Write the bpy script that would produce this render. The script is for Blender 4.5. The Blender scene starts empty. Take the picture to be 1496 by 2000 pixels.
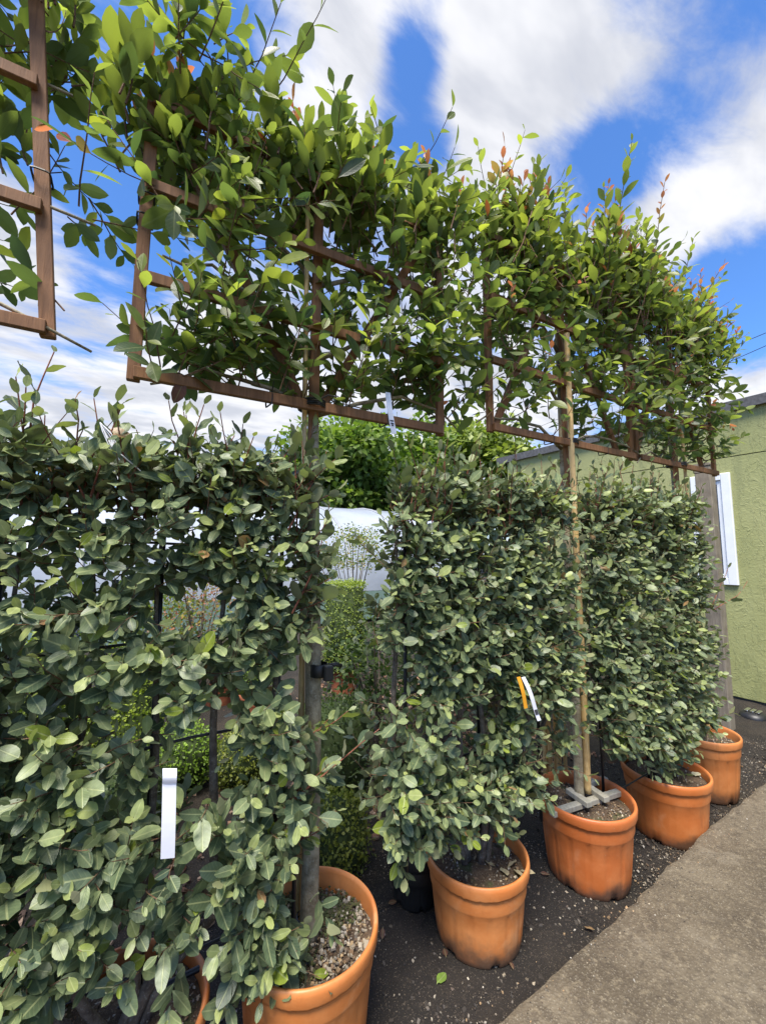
import bpy, math, random
import numpy as np
from mathutils import Vector, Matrix
rng = np.random.default_rng(7); random.seed(7)
scene = bpy.context.scene
COL = scene.collection
# ------------------------------------------------------------------ camera
H = 1.65; FPX = 800.0; CX, CY = 748.0, 1000.0
PITCH = math.atan(80/800); YAW = math.radians(56.872)      # row of pots runs along +X
F_ = np.array([math.cos(PITCH)*math.cos(YAW), math.cos(PITCH)*math.sin(YAW), math.sin(PITCH)])
R_ = np.array([math.sin(YAW), -math.cos(YAW), 0.0]); U_ = np.cross(R_, F_)
CAM = np.array([0, 0, H])
cam = bpy.data.cameras.new('camera'); camo = bpy.data.objects.new('camera', cam); COL.objects.link(camo)
cam.sensor_fit = 'VERTICAL'; cam.sensor_height = 36; cam.lens = FPX/2000*36
cam.clip_start = 0.02; cam.clip_end = 1500
M3 = Matrix(((R_[0], U_[0], -F_[0]), (R_[1], U_[1], -F_[1]), (R_[2], U_[2], -F_[2])))
camo.matrix_world = Matrix.Translation(Vector(CAM)) @ M3.to_4x4()
scene.camera = camo
# ------------------------------------------------------------------ sky and sun
SUN_EL, SUN_AZ = math.radians(64), math.radians(-138)        # azimuth of the sun, from +X towards +Y
scene.view_settings.view_transform = 'Standard'; scene.view_settings.look = 'None'
scene.view_settings.gamma = 1; scene.view_settings.exposure = 0.95
scene.view_settings.use_curve_mapping = False
scene.cycles.use_denoising = True
scene.cycles.max_bounces = 6; scene.cycles.diffuse_bounces = 4; scene.cycles.glossy_bounces = 2
scene.cycles.transmission_bounces = 4; scene.cycles.transparent_max_bounces = 6
scene.cycles.caustics_reflective = False; scene.cycles.caustics_refractive = False

def ray(px, py): return F_ + (px-CX)/FPX*R_ - (py-CY)/FPX*U_
def unit(v): v = np.asarray(v, float); return v/np.linalg.norm(v)

class NT:
    """small node-tree writer"""
    def __init__(s, tree): s.t = tree; s.n = tree.nodes; s.l = tree.links
    def node(s, typ, props=None, **ins):
        n = s.n.new(typ)
        for k, v in (props or {}).items(): setattr(n, k, v)
        for k, v in ins.items(): s.put(n, k, v)
        return n
    def put(s, n, k, v):
        key = int(k[1:]) if k[0] == 'i' and k[1:].isdigit() else k.replace('_', ' ')
        sock = n.inputs[key]
        if isinstance(v, bpy.types.NodeSocket): s.l.new(v, sock)
        elif isinstance(v, bpy.types.Node): s.l.new(v.outputs[0], sock)
        else: sock.default_value = v
    def math(s, op, a, b=0.0, c=None, clamp=False):
        n = s.node('ShaderNodeMath', {'operation': op, 'use_clamp': clamp}, i0=a, i1=b)
        if c is not None: s.put(n, 'i2', c)
        return n.outputs[0]
    def vmath(s, op, a, b=(0, 0, 0)):
        n = s.node('ShaderNodeVectorMath', {'operation': op}, i0=a, i1=b)
        return n.outputs['Value'] if op in ('DOT_PRODUCT', 'LENGTH', 'DISTANCE') else n.outputs[0]
    def noise(s, vec, scale, detail=4, rough=0.5, dist=0.0):
        n = s.node('ShaderNodeTexNoise', None, Scale=scale, Detail=detail, Roughness=rough, Distortion=dist)
        if vec is not None: s.put(n, 'Vector', vec)
        return n.outputs[0]
    def ramp(s, fac, stops, mode='LINEAR'):
        n = s.node('ShaderNodeValToRGB', None, i0=fac); cr = n.color_ramp; cr.interpolation = mode
        while len(cr.elements) < len(stops): cr.elements.new(0.5)
        for e, (p, c) in zip(cr.elements, stops):
            e.position = p; e.color = (*c, 1) if len(c) == 3 else c
        return n.outputs[0]
    def rng(s, v, a, b, c=0.0, d=1.0, smooth=True):
        return s.node('ShaderNodeMapRange', {'interpolation_type': 'SMOOTHSTEP' if smooth else 'LINEAR'}, i0=v, i1=a, i2=b, i3=c, i4=d).outputs[0]
    def mix(s, fac, a, b, mode='MIX'):
        n = s.node('ShaderNodeMix', {'data_type': 'RGBA', 'blend_type': mode})
        s.put(n, 'i0', fac)
        for k, v in ((6, a), (7, b)):
            if isinstance(v, tuple) and len(v) == 3: v = (*v, 1)
            s.put(n, 'i%d' % k, v)
        return n.outputs[2]

world = bpy.data.worlds.new('World'); scene.world = world; world.use_nodes = True
W = NT(world.node_tree); W.n.clear()
sky = W.node('ShaderNodeTexSky', {'sky_type': 'NISHITA', 'sun_disc': False, 'sun_elevation': SUN_EL,
      'sun_rotation': math.pi/2-SUN_AZ, 'altitude': 0, 'air_density': 1.0, 'dust_density': 0.4, 'ozone_density': 2.0})
tc = W.node('ShaderNodeTexCoord'); d = tc.outputs['Generated']
sep = W.node('ShaderNodeSeparateXYZ', None, i0=d)
zc = W.math('MAXIMUM', W.math('ADD', sep.outputs[2], 0.12), 0.05)
uv = W.node('ShaderNodeCombineXYZ', None, i0=W.math('DIVIDE', sep.outputs[0], zc), i1=W.math('DIVIDE', sep.outputs[1], zc), i2=0.0).outputs[0]
rot = W.node('ShaderNodeMapping', None, Vector=uv); rot.inputs['Rotation'].default_value = (0, 0, 0.55); rot.inputs['Scale'].default_value = (1.0, 1.9, 1)
big = W.noise(rot.outputs[0], 0.95, 8, 0.58, 0.25)
cov = W.math('MULTIPLY', W.math('SUBTRACT', big, 0.5), 2.3)
BLOBS = [  # photograph pixel, angular radius, amount: where this sky has its clouds and blue gaps
 (655, 90, .20, 1.15), (1010, 150, .26, .75), (930, 40, .16, .3), (1130, 90, .18, .45), (1420, 330, .26, .75), (1330, 400, .18, .5), (1480, 690, .25, .7),
 (815, 30, .10, -.75), (800, 130, .07, -.7), (790, 235, .09, -1.0), (840, 290, .06, -.5), (450, 40, .15, -.9), (1340, 60, .22, -.6), (1200, 330, .10, -.8), (1290, 270, .11, -.8), (1440, 555, .14, -1.1), (1080, 380, .12, -.7), (1380, 590, .12, -.9),
 (250, 400, .18, -1.0), (210, 640, .18, -.7), (180, 60, .15, -.6), (60, 720, .35, .6), (60, 480, .16, .5), (400, 760, .35, .6), (130, 150, .2, .5), (900, 800, .4, .6)]
for px, py, r, a in BLOBS:
    c = unit(ray(px, py))
    cov = W.math('ADD', cov, W.rng(W.vmath('DISTANCE', d, tuple(c)), r*1.25, r*0.1, 0.0, a*.62))
fine = W.noise(rot.outputs[0], 3.6, 8, 0.62, 0.5)
cov = W.math('ADD', cov, W.math('MULTIPLY', W.math('SUBTRACT', fine, 0.5), 1.25))
alpha = W.rng(cov, -0.24, 0.44, 0.0, 1.0)
hor = W.rng(sep.outputs[2], 0.0, 0.22, 0.75, 0.0)
alpha = W.math('MAXIMUM', alpha, hor)
shade = W.noise(rot.outputs[0], 2.1, 5, 0.55, 0.2)
ccol = W.mix(W.rng(shade, 0.36, 0.62), (4.7, 4.85, 5.3), (7.1, 7.1, 7.25))
skyc = W.mix(1.0, sky.outputs[0], (0.86, 1.34, 1.95), 'MULTIPLY')
skyall = W.mix(W.math('MULTIPLY', alpha, 0.96), skyc, ccol)
bg = W.node('ShaderNodeBackground', None, Color=skyall, Strength=0.077)
W.node('ShaderNodeOutputWorld', None, Surface=bg)

sd = bpy.data.lights.new('sun', 'SUN'); sd.energy = 4.4; sd.angle = math.radians(26); sd.color = (1, 0.94, 0.84)
so = bpy.data.objects.new('sun', sd); COL.objects.link(so); so.location = (0, -5, 12)
sv = Vector((math.cos(SUN_EL)*math.cos(SUN_AZ), math.cos(SUN_EL)*math.sin(SUN_AZ), math.sin(SUN_EL)))
so.rotation_euler = sv.to_track_quat('Z', 'Y').to_euler()

# ------------------------------------------------------------------ materials
MATS = {}
def material(name, fn):
    m = bpy.data.materials.new(name); m.use_nodes = True
    T = NT(m.node_tree); T.n.clear(); out = T.node('ShaderNodeOutputMaterial')
    fn(T, out); MATS[name] = m; return m
def principled(T, out, col, rough=0.6, bump=None, bdist=0.01, bstr=1.0, **kw):
    p = T.node('ShaderNodeBsdfPrincipled')
    for k, v in (('Base Color', col), ('Roughness', rough)): T.put(p, k, (*v, 1) if isinstance(v, tuple) and len(v) == 3 else v)
    for k, v in kw.items(): T.put(p, k.replace('_', ' '), v)
    if bump is not None:
        b = T.node('ShaderNodeBump', None, Strength=bstr, Distance=bdist, Height=bump); T.put(p, 'Normal', b)
    T.l.new(p.outputs[0], out.inputs[0]); return p
def objco(T): return T.node('ShaderNodeTexCoord').outputs['Object']
def worldco(T): return T.node('ShaderNodeNewGeometry').outputs['Position']

def leafmat(name, rough, trans, under, vein, gloss=0.5, bloom=0.0):
    def fn(T, out):
        at = T.node('ShaderNodeAttribute', {'attribute_name': 'leafcol'}); oi = T.node('ShaderNodeObjectInfo')
        base = T.mix(1.0, at.outputs['Color'], oi.outputs['Color'], 'MULTIPLY')
        u = T.node('ShaderNodeUVMap'); s = T.node('ShaderNodeSeparateXYZ', None, i0=u.outputs[0])
        au = T.math('ABSOLUTE', T.math('SUBTRACT', s.outputs[0], 0.5))
        mid = T.rng(au, 0.02, 0.055, 1.0, 0.0)
        ph = T.math('SINE', T.math('MULTIPLY', T.math('SUBTRACT', s.outputs[1], T.math('MULTIPLY', au, 0.5)), 48.0))
        side = T.math('MULTIPLY', T.rng(ph, 0.6, 1.0), 0.20)
        v = T.math('MAXIMUM', mid, side)
        nz = T.noise(worldco(T), 55, 3)
        c = T.mix(T.math('MULTIPLY', v, vein), base, T.mix(0.6, base, (0.42, 0.46, 0.22), 'MIX'))
        c = T.mix(1.0, c, T.ramp(nz, [(0.3, (0.78, 0.78, 0.78)), (0.7, (1.18, 1.15, 1.1))]), 'MULTIPLY')
        geo = T.node('ShaderNodeNewGeometry')
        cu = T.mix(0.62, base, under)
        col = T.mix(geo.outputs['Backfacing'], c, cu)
        bmp = T.node('ShaderNodeBump', None, Strength=0.28, Distance=0.002, Height=T.math('ADD', T.math('MULTIPLY', v, -1.0), T.math('MULTIPLY', nz, 0.8)))
        p = T.node('ShaderNodeBsdfPrincipled', None, Base_Color=col, Normal=bmp.outputs[0])
        T.put(p, 'Roughness', T.math('ADD', T.math('MULTIPLY', geo.outputs['Backfacing'], 0.3), rough))
        T.put(p, 'Specular_IOR_Level', gloss)
        if bloom: T.put(p, 'Sheen_Weight', bloom)
        tr = T.node('ShaderNodeBsdfTranslucent', None, Color=T.mix(1.0, base, (1.5, 1.6, 0.9), 'MULTIPLY'))
        m = T.node('ShaderNodeMixShader', None, i0=trans, i1=p, i2=tr)
        T.l.new(m.outputs[0], out.inputs[0])
    return material(name, fn)
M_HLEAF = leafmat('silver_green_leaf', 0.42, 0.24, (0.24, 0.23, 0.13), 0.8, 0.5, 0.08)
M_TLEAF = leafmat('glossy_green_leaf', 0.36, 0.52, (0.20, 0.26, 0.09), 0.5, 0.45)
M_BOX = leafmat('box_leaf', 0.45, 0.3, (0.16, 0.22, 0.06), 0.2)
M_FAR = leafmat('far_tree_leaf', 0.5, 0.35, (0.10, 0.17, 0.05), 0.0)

def bark(name, c1, c2, sc=30):
    def fn(T, out):
        w = worldco(T); n1 = T.noise(w, sc, 5, .6); n2 = T.noise(w, sc*4, 3, .6)
        mp = T.node('ShaderNodeMapping', None, Vector=w); mp.inputs['Scale'].default_value = (1, 1, .18)
        n3 = T.noise(mp.outputs[0], sc*3, 4, .6)
        c = T.ramp(n1, [(.36, c1), (.62, c2)])
        c = T.mix(T.rng(n2, .58, .7, 0, .5), c, (.36, .35, .29))
        principled(T, out, c, .85, T.math('ADD', n3, n2), .004, .8)
    return material(name, fn)
M_BARK = bark('grey_green_bark', (.165, .132, .080), (.33, .28, .185))
M_TWIG = bark('brown_twig', (.10, .05, .028), (.19, .10, .05), 60)
M_STEM = bark('grey_brown_stem', (.075, .055, .04), (.16, .13, .10), 40)
M_RED = bark('reddish_shoot', (.16, .045, .025), (.24, .085, .045), 60)

def wood(name, c1, c2, grain=(14, 14, 1.2), rough=.75):
    def fn(T, out):
        o = objco(T); mp = T.node('ShaderNodeMapping', None, Vector=o); mp.inputs['Scale'].default_value = grain
        n = T.noise(mp.outputs[0], 6, 6, .65, .4); n2 = T.noise(worldco(T), 9, 3)
        c = T.mix(T.rng(n2, .35, .7, 0, .45), T.ramp(n, [(.3, c1), (.7, c2)]), tuple(x*.55 for x in c1))
        principled(T, out, c, rough, n, .003, .7)
    return material(name, fn)
M_FRAME = wood('brown_stained_softwood', (.15, .062, .022), (.30, .142, .058))
M_POSTW = wood('weathered_grey_timber', (.17, .135, .10), (.30, .26, .20), (20, 20, 1.0))
M_BRACE = wood('silvered_batten', (.26, .24, .19), (.42, .40, .33))

def fn_cane(T, out):
    o = worldco(T); n = T.noise(o, 25, 4); mp = T.node('ShaderNodeMapping', None, Vector=o); mp.inputs['Scale'].default_value = (40, 40, 2)
    n2 = T.noise(mp.outputs[0], 5, 4)
    c = T.mix(T.rng(n, .5, .75, 0, .55), T.ramp(n2, [(.3, (.50, .32, .12)), (.7, (.66, .47, .22))]), (.23, .13, .05))
    principled(T, out, c, .45, n2, .002, .4)
M_CANE = material('bamboo', fn_cane)

def fn_pot(T, out):
    o = objco(T); sepn = T.node('ShaderNodeSeparateXYZ', None, i0=o); oi = T.node('ShaderNodeObjectInfo')
    off = T.vmath('ADD', o, T.node('ShaderNodeCombineXYZ', None, i0=T.math('MULTIPLY', oi.outputs['Random'], 30.0), i1=0.0, i2=0.0).outputs[0])
    n1 = T.noise(off, 5, 5, .6); n2 = T.noise(off, 60, 3, .6)
    mp = T.node('ShaderNodeMapping', None, Vector=off); mp.inputs['Scale'].default_value = (1, 1, .12)
    n3 = T.noise(mp.outputs[0], 40, 4, .6)
    c = T.mix(T.rng(n1, .35, .7), (.49, .150, .038), (.60, .225, .072))
    c = T.mix(T.rng(n3, .55, .8, 0, .3), c, (.36, .10, .03))
    n4 = T.noise(off, 2.2, 6, .7, 1.0); c = T.mix(T.rng(n4, .55, .68, 0, .38), c, (.62, .34, .18)); n5 = T.noise(mp.outputs[0], 13, 5, .7, .4); c = T.mix(T.rng(n5, .60, .74, 0, .4), c, (.20, .075, .03))
    c = T.mix(1.0, c, oi.outputs['Color'], 'MULTIPLY')
    # mud splashed up from the ground: its own ragged shape
    low = T.math('ADD', sepn.outputs[2], T.math('MULTIPLY', T.math('SUBTRACT', n1, .5), -.26))
    c = T.mix(T.rng(low, .015, .10, .85, 0.0), c, (.055, .042, .032))
    c = T.mix(T.rng(n2, .68, .78, 0, .35), c, (.55, .40, .28))
    principled(T, out, c, T.rng(n1, .3, .7, .38, .55), T.math('ADD', n2, T.math('MULTIPLY', n3, .6)), .0012, .5, Specular_IOR_Level=.45)
M_POT = material('terracotta_plastic', fn_pot)

def fn_soil(T, out):
    w = worldco(T); n1 = T.noise(w, 3, 6, .65); n2 = T.noise(w, 55, 5, .7); n3 = T.noise(w, 170, 3, .7)
    c = T.ramp(n1, [(.3, (.008, .0058, .004)), (.5, (.020, .0145, .010)), (.72, (.043, .032, .022))])
    c = T.mix(T.rng(n2, .56, .66, 0, .6), c, (.075, .056, .040))
    c = T.mix(T.rng(n3, .60, .66, 0, .75), c, (.24, .19, .13))
    principled(T, out, c, .9, T.math('ADD', n2, T.math('MULTIPLY', n3, .6)), .022, 1.0)
M_SOIL = material('dark_gritty_soil', fn_soil)
def fn_psoil(T, out):
    w = worldco(T); n1 = T.noise(w, 16, 5, .6); n2 = T.noise(w, 130, 4, .7); n3 = T.noise(w, 9, 3, .5)
    c = T.ramp(n1, [(.35, (.05, .030, .018)), (.65, (.13, .085, .05))])
    c = T.mix(T.rng(n2, .55, .68, 0, .8), c, (.32, .26, .18))
    c = T.mix(T.rng(n3, .54, .66, 0, .75), c, T.mix(n2, (.03, .045, .012), (.10, .12, .035)))
    principled(T, out, c, .95, n2, .012, 1.0)
M_PSOIL = material('potting_soil_with_moss', fn_psoil)
def fn_conc(T, out):
    w = worldco(T); n1 = T.noise(w, 1.7, 6, .6); n2 = T.noise(w, 38, 5, .68); vo = T.node('ShaderNodeTexVoronoi', None, Vector=w, Scale=95.0)
    n4 = T.noise(w, 240, 2, .6); n5 = T.noise(w, 11, 4, .6)
    c = T.ramp(n1, [(.32, (.062, .047, .029)), (.5, (.104, .082, .054)), (.68, (.152, .124, .085))])
    c = T.mix(T.rng(n5, .50, .68, 0, .6), c, (.055, .041, .026))
    n7 = T.noise(w, .9, 5, .7, 1.5); c = T.mix(T.rng(n7, .52, .62, 0, .55), c, (.050, .038, .025))
    n8 = T.noise(w, 3.2, 4, .7, .6); c = T.mix(T.rng(n8, .58, .68, 0, .4), c, (.20, .17, .125))
    n6 = T.noise(w, 26, 3, .6); c = T.mix(T.rng(n6, .5, .66, 0, .5), c, (.052, .040, .027))
    c = T.mix(T.rng(n2, .50, .68, 0, .6), c, (.215, .175, .115))
    c = T.mix(T.rng(vo.outputs['Distance'], .15, .32, .5, 0), c, T.mix(vo.outputs['Color'], (.10, .08, .06), (.34, .30, .23)))
    c = T.mix(T.rng(n4, .62, .72, 0, .6), c, (.32, .27, .19))
    principled(T, out, c, .88, T.math('ADD', n2, T.math('MULTIPLY', vo.outputs['Distance'], -.6)), .006, .9)
M_CONC = material('worn_aggregate_concrete', fn_conc)
def fn_chip(T, out):
    at = T.node('ShaderNodeAttribute', {'attribute_name': 'leafcol'})
    principled(T, out, at.outputs['Color'], .85)
M_CHIP = material('stone_and_bark_chips', fn_chip)
def fn_wall(T, out):
    w = worldco(T); n1 = T.noise(w, 1.6, 4); vo = T.noise(w, 24, 4, .55, 1.2)
    mp = T.node('ShaderNodeMapping', None, Vector=w); mp.inputs['Scale'].default_value = (1, 1, .45)
    n2 = T.noise(mp.outputs[0], 9, 5, .6, .8)
    fl = T.rng(T.math('ABSOLUTE', T.math('SUBTRACT', n2, .5)), 0.0, .03, 1.0, 0.0)
    c = T.ramp(n1, [(.3, (.275, .285, .112)), (.7, (.345, .35, .150))])
    mq = T.node('ShaderNodeMapping', None, Vector=w); mq.inputs['Scale'].default_value = (1, 1, .1); n9 = T.noise(mq.outputs[0], 5, 5, .65, .3); c = T.mix(T.rng(n9, .54, .75, 0, .4), c, (.17, .185, .08))
    c = T.mix(T.math('MULTIPLY', fl, T.rng(vo, .45, .6, 0, .35)), c, (.13, .15, .055))
    principled(T, out, c, .6, T.math('ADD', T.math('MULTIPLY', vo, 1.2), T.math('MULTIPLY', fl, .8)), .010, .38)
M_WALL = material('olive_painted_render', fn_wall)
def plain(name, col, rough=.6, nsc=20, var=.25, **kw):
    def fn(T, out):
        n = T.noise(worldco(T), nsc, 4, .6)
        lo = tuple(x*(1-var) for x in col); hi = tuple(min(1, x*(1+var)) for x in col)
        principled(T, out, T.ramp(n, [(.3, lo), (.7, hi)]), rough, n, .002, .3, **kw)
    return material(name, fn)
M_BLACK = plain('black_plastic', (.012, .012, .014), .45)
M_TIE = plain('black_rubber_tie', (.010, .010, .011), .5)
M_BLKPOT = plain('black_nursery_plastic', (.010, .010, .010), .5)
M_FELT = plain('grey_roof_felt', (.085, .085, .09), .85, 30, .35)
M_WHITE = plain('white_upvc', (.74, .76, .80), .35, 5, .05)
M_LABEL = plain('white_label_plastic', (.80, .80, .86), .4, 12, .04)
M_ORANGE = plain('orange_label_plastic', (.75, .33, .02), .4, 12, .08)
M_BLUE = plain('blue_label_plastic', (.02, .16, .36), .4, 12, .1)
M_INK = plain('dark_print', (.05, .05, .06), .6, 30, .2)
M_STRING = plain('frayed_white_twine', (.7, .7, .72), .8)
M_WIRE = plain('galvanised_wire', (.10, .10, .11), .5)
M_CABLE = plain('power_cable', (.06, .06, .07), .6)
M_STEEL = plain('brushed_steel', (.75, .76, .78), .25, 60, .1, Metallic=1.0)
M_GLASS = plain('dark_window_glass', (.03, .035, .045), .08, 2, .1)
M_PLINTH = plain('crumbling_grey_plinth', (.12, .105, .085), .9, 14, .5)
M_HOOP = plain('grey_steel_hoop', (.30, .31, .33), .5)
M_NET = plain('green_shade_netting', (.16, .24, .20), .8, 40, .2)
def fn_poly(T, out):
    w = worldco(T); n = T.noise(w, .8, 4); p = principled(T, out, T.ramp(n, [(.3, (.27, .30, .35)), (.7, (.38, .41, .46))]), .3, T.noise(w, 3, 3), .02, .5)
M_POLY = material('polythene_sheeting', fn_poly)
M_TERRA = plain('old_terracotta', (.33, .105, .05), .8, 25, .25)
M_DEAD = plain('dead_leaf', (.30, .15, .055), .8, 60, .3)

# ------------------------------------------------------------------ mesh helpers
class MB:
    def __init__(s): s.v = []; s.f = []; s.n = 0
    def add(s, v, f):
        s.v.append(np.asarray(v, float)); s.f += [tuple(i+s.n for i in q) for q in f]; s.n += len(v)
    def box(s, c, size, M=None, bev=0.0):
        hx, hy, hz = [x/2 for x in size]; b = min(bev, hx*.9, hy*.9, hz*.9)
        if b <= 0:
            v = np.array([(x, y, z) for x in (-hx, hx) for y in (-hy, hy) for z in (-hz, hz)])
            f = [(0, 1, 3, 2), (4, 6, 7, 5), (0, 4, 5, 1), (2, 3, 7, 6), (0, 2, 6, 4), (1, 5, 7, 3)]
        else:  # bevel the edges that run along the longest axis and the ends
            ax = int(np.argmax(size)); o = [i for i in range(3) if i != ax]; h = (hx, hy, hz); a_, b_ = h[o[0]], h[o[1]]; L = h[ax]
            prof = [(-a_+b, -b_), (a_-b, -b_), (a_, -b_+b), (a_, b_-b), (a_-b, b_), (-a_+b, b_), (-a_, b_-b), (-a_, -b_+b)]
            v = []
            for t, k in ((-L, .0), (-L+b, 1), (L-b, 1), (L, .0)):
                for p in prof:
                    q = [0, 0, 0]; q[ax] = t; sc = 1 if k else (1-b/max(a_, b_)*.9)
                    q[o[0]] = p[0]*sc; q[o[1]] = p[1]*sc; v.append(q)
            f = []
            for r in range(3):
                for i in range(8): f.append((r*8+i, r*8+(i+1) % 8, r*8+8+(i+1) % 8, r*8+8+i))
            f += [tuple(range(7, -1, -1)), tuple(range(24, 32))]
            if ax == 1: f = [q[::-1] for q in f]
            v = np.array(v)
        if M is not None: v = v @ np.asarray(M).T
        s.add(v+np.asarray(c), f)
    def bar(s, p0, p1, w, t, up=(0, 0, 1), bev=.002):
        p0, p1 = np.asarray(p0, float), np.asarray(p1, float); x = unit(p1-p0); y = np.cross(up, x)
        if np.linalg.norm(y) < 1e-4: y = np.cross((0, 1, 0), x)
        y = unit(y); z = np.cross(x, y)
        s.box((p0+p1)/2, (np.linalg.norm(p1-p0), t, w), np.stack([x, y, z], 1), bev)
    def tube(s, pts, rad, n=8, cap=True):
        pts = np.asarray(pts, float); k = len(pts); rad = np.broadcast_to(rad, (k,))
        T = np.gradient(pts, axis=0); T /= np.linalg.norm(T, axis=1)[:, None]+1e-12
        a = np.array([0, 0, 1.]) if abs(T[0][2]) < .9 else np.array([1., 0, 0]); u = unit(np.cross(T[0], a)); vs = []
        for i in range(k):
            u = unit(u-T[i]*(u@T[i])); w = np.cross(T[i], u)
            for j in range(n):
                t = 2*math.pi*j/n; vs.append(pts[i]+rad[i]*(math.cos(t)*u+math.sin(t)*w))
        f = [(i*n+j, i*n+(j+1) % n, i*n+n+(j+1) % n, i*n+n+j) for i in range(k-1) for j in range(n)]
        if cap: f += [tuple(range(n-1, -1, -1)), tuple(range((k-1)*n, k*n))]
        s.add(vs, f)
    def lathe(s, prof, n=64, c=(0, 0, 0), rfun=None):
        ang = np.arange(n)*2*math.pi/n; vs = []
        for k, (r, z) in enumerate(prof):
            for t in ang:
                rr, zz = (r, z) if rfun is None else rfun(k, r, z, t)
                vs.append((c[0]+rr*math.cos(t), c[1]+rr*math.sin(t), c[2]+zz))
        f = [(i*n+j, i*n+(j+1) % n, i*n+n+(j+1) % n, i*n+n+j) for i in range(len(prof)-1) for j in range(n)]
        s.add(vs, f)
    def build(s, name, mat, parent=None, smooth=False, colors=None, loc=None, **tags):
        me = bpy.data.meshes.new(name)
        V = np.concatenate(s.v) if s.v else np.zeros((0, 3))
        if parent is not None and loc is None: V = V-np.array(parent['_base'])
        if loc is not None:
            V = V-np.asarray(loc)
        me.from_pydata(V.tolist(), [], s.f)
        if smooth: me.polygons.foreach_set('use_smooth', np.ones(len(me.polygons), bool))
        if colors is not None: setcol(me, colors)
        me.materials.append(mat); me.update()
        return link(name, me, parent, loc, **tags)
def link(name, me, parent=None, loc=None, **tags):
    o = bpy.data.objects.new(name, me); COL.objects.link(o)
    if parent is not None: o.parent = parent
    if loc is not None:
        o.location = loc; o['_base'] = [float(x) for x in loc]
        if parent is not None: o.location = np.asarray(loc)-np.array(parent['_base'])
    else: o['_base'] = list(parent['_base']) if parent is not None else [0., 0., 0.]
    for k, v in tags.items():
        if v is not None: o[k] = v
    return o
def setcol(me, c):
    a = me.attributes.new('leafcol', 'FLOAT_COLOR', 'POINT'); c = np.asarray(c, np.float32)
    if c.ndim == 1: c = np.tile(c, (len(me.vertices), 1))
    a.data.foreach_set('color', np.concatenate([c[:, :3], np.ones((len(c), 1), np.float32)], 1).ravel())
def thing(name, label, category, base, group=None):
    return link(name, None, None, tuple(float(x) for x in base), label=label, category=category, group=group)
def fbm(p, seed=0):
    p = np.asarray(p, float); o = 0
    r = np.random.default_rng(seed)
    for k in range(5):
        D = r.normal(size=(3, 3)); ph = r.uniform(0, 6.28, 3); a = .5**(k*.6)
        o = o+a*np.sin((p @ D.T)*(1.7**k)+ph).mean(-1)
    return o

# ------------------------------------------------------------------ layout of the row
def rowY(x): return 1.42-0.052*x
def atrow(px, py, dy=0.0):
    """point where a photograph pixel meets the vertical plane of the row (dy: that far behind it)"""
    dd = ray(px, py); t = (1.42+dy)/(dd[1]+.052*dd[0]); return CAM+t*dd
def atz(px, py, z): dd = ray(px, py); return CAM+(z-H)/dd[2]*dd
def aty(px, py, y): dd = ray(px, py); return CAM+y/dd[1]*dd
def atx(px, py, x): dd = ray(px, py); return CAM+x/dd[0]*dd
def project(P):
    v = np.asarray(P)-CAM; z = v @ F_; return np.stack([CX+FPX*(v @ R_)/z, CY-FPX*(v @ U_)/z, z], -1)
def soilz(x): return np.interp(x, [-3, 1.38, 2.11, 2.9, 3.7, 5, 8], [.055, .055, .025, -.03, -.03, .0, .0])
ROWD = unit((1, -.052, 0)); ROWN = unit((-.052, -1, 0))      # along the row; out of the row towards the path
PATH_Z, PATH_Y = .08, 1.085

# ------------------------------------------------------------------ the setting
def grid_lines(lo, hi, n0, n1, step):
    a = np.arange(n0, n1+1e-6, step); far = np.array([1.6**k for k in range(1, 16)])
    L = n0-far*.6; R = n1+far*.6
    return np.concatenate([[lo], L[(L > lo)][::-1], a, R[R < hi], [hi]])
xs = grid_lines(-250, 400, -1.2, 5.0, .045); ys = grid_lines(-250, 500, .9, 3.0, .045)
X, Y = np.meshgrid(xs, ys, indexing='ij'); P = np.stack([X, Y, 0*X], -1)
near = np.clip(1-np.maximum(np.abs(X-1.8)-4, 0)/4, 0, 1)*np.clip(1-np.maximum(np.abs(Y-2)-3, 0)/4, 0, 1)
Z = soilz(X)*near+near*(fbm(P*5, 3)*.006+fbm(P*19, 4)*.003)
b = MB(); ny = len(ys)
b.add(np.stack([X, Y, Z], -1).reshape(-1, 3), [(i*ny+j, (i+1)*ny+j, (i+1)*ny+j+1, i*ny+j+1) for i in range(len(xs)-1) for j in range(ny-1)])
b.build('ground', M_SOIL, smooth=True, kind='structure')
def ground_at(x, y): return float(soilz(x))
# concrete path: a raised slab with a worn, slightly chipped edge
b = MB(); n = 260; ex = np.linspace(-6, 5.35, n); ey = PATH_Y+fbm(np.stack([ex*6, ex*0, ex*0], -1), 9)*.010+fbm(np.stack([ex*34, ex*0, ex*0], -1), 10)*.006
prof = [(-9.0, 0.0), (-.6, .0), (-.02, 0.0), (-.006, -.004), (0.0, -.014), (.004, -.16)]
vs = [(x, y+py if py > -5 else py, PATH_Z+pz) for x, y in zip(ex, ey) for py, pz in prof]
m = len(prof)
b.add(vs, [(i*m+j, (i+1)*m+j, (i+1)*m+j+1, i*m+j+1) for i in range(n-1) for j in range(m-1)])
b.box((5.62, -2.0, -.045), (.5, 6.1, .2)); b.build('path', M_CONC, smooth=False, kind='structure')

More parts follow.
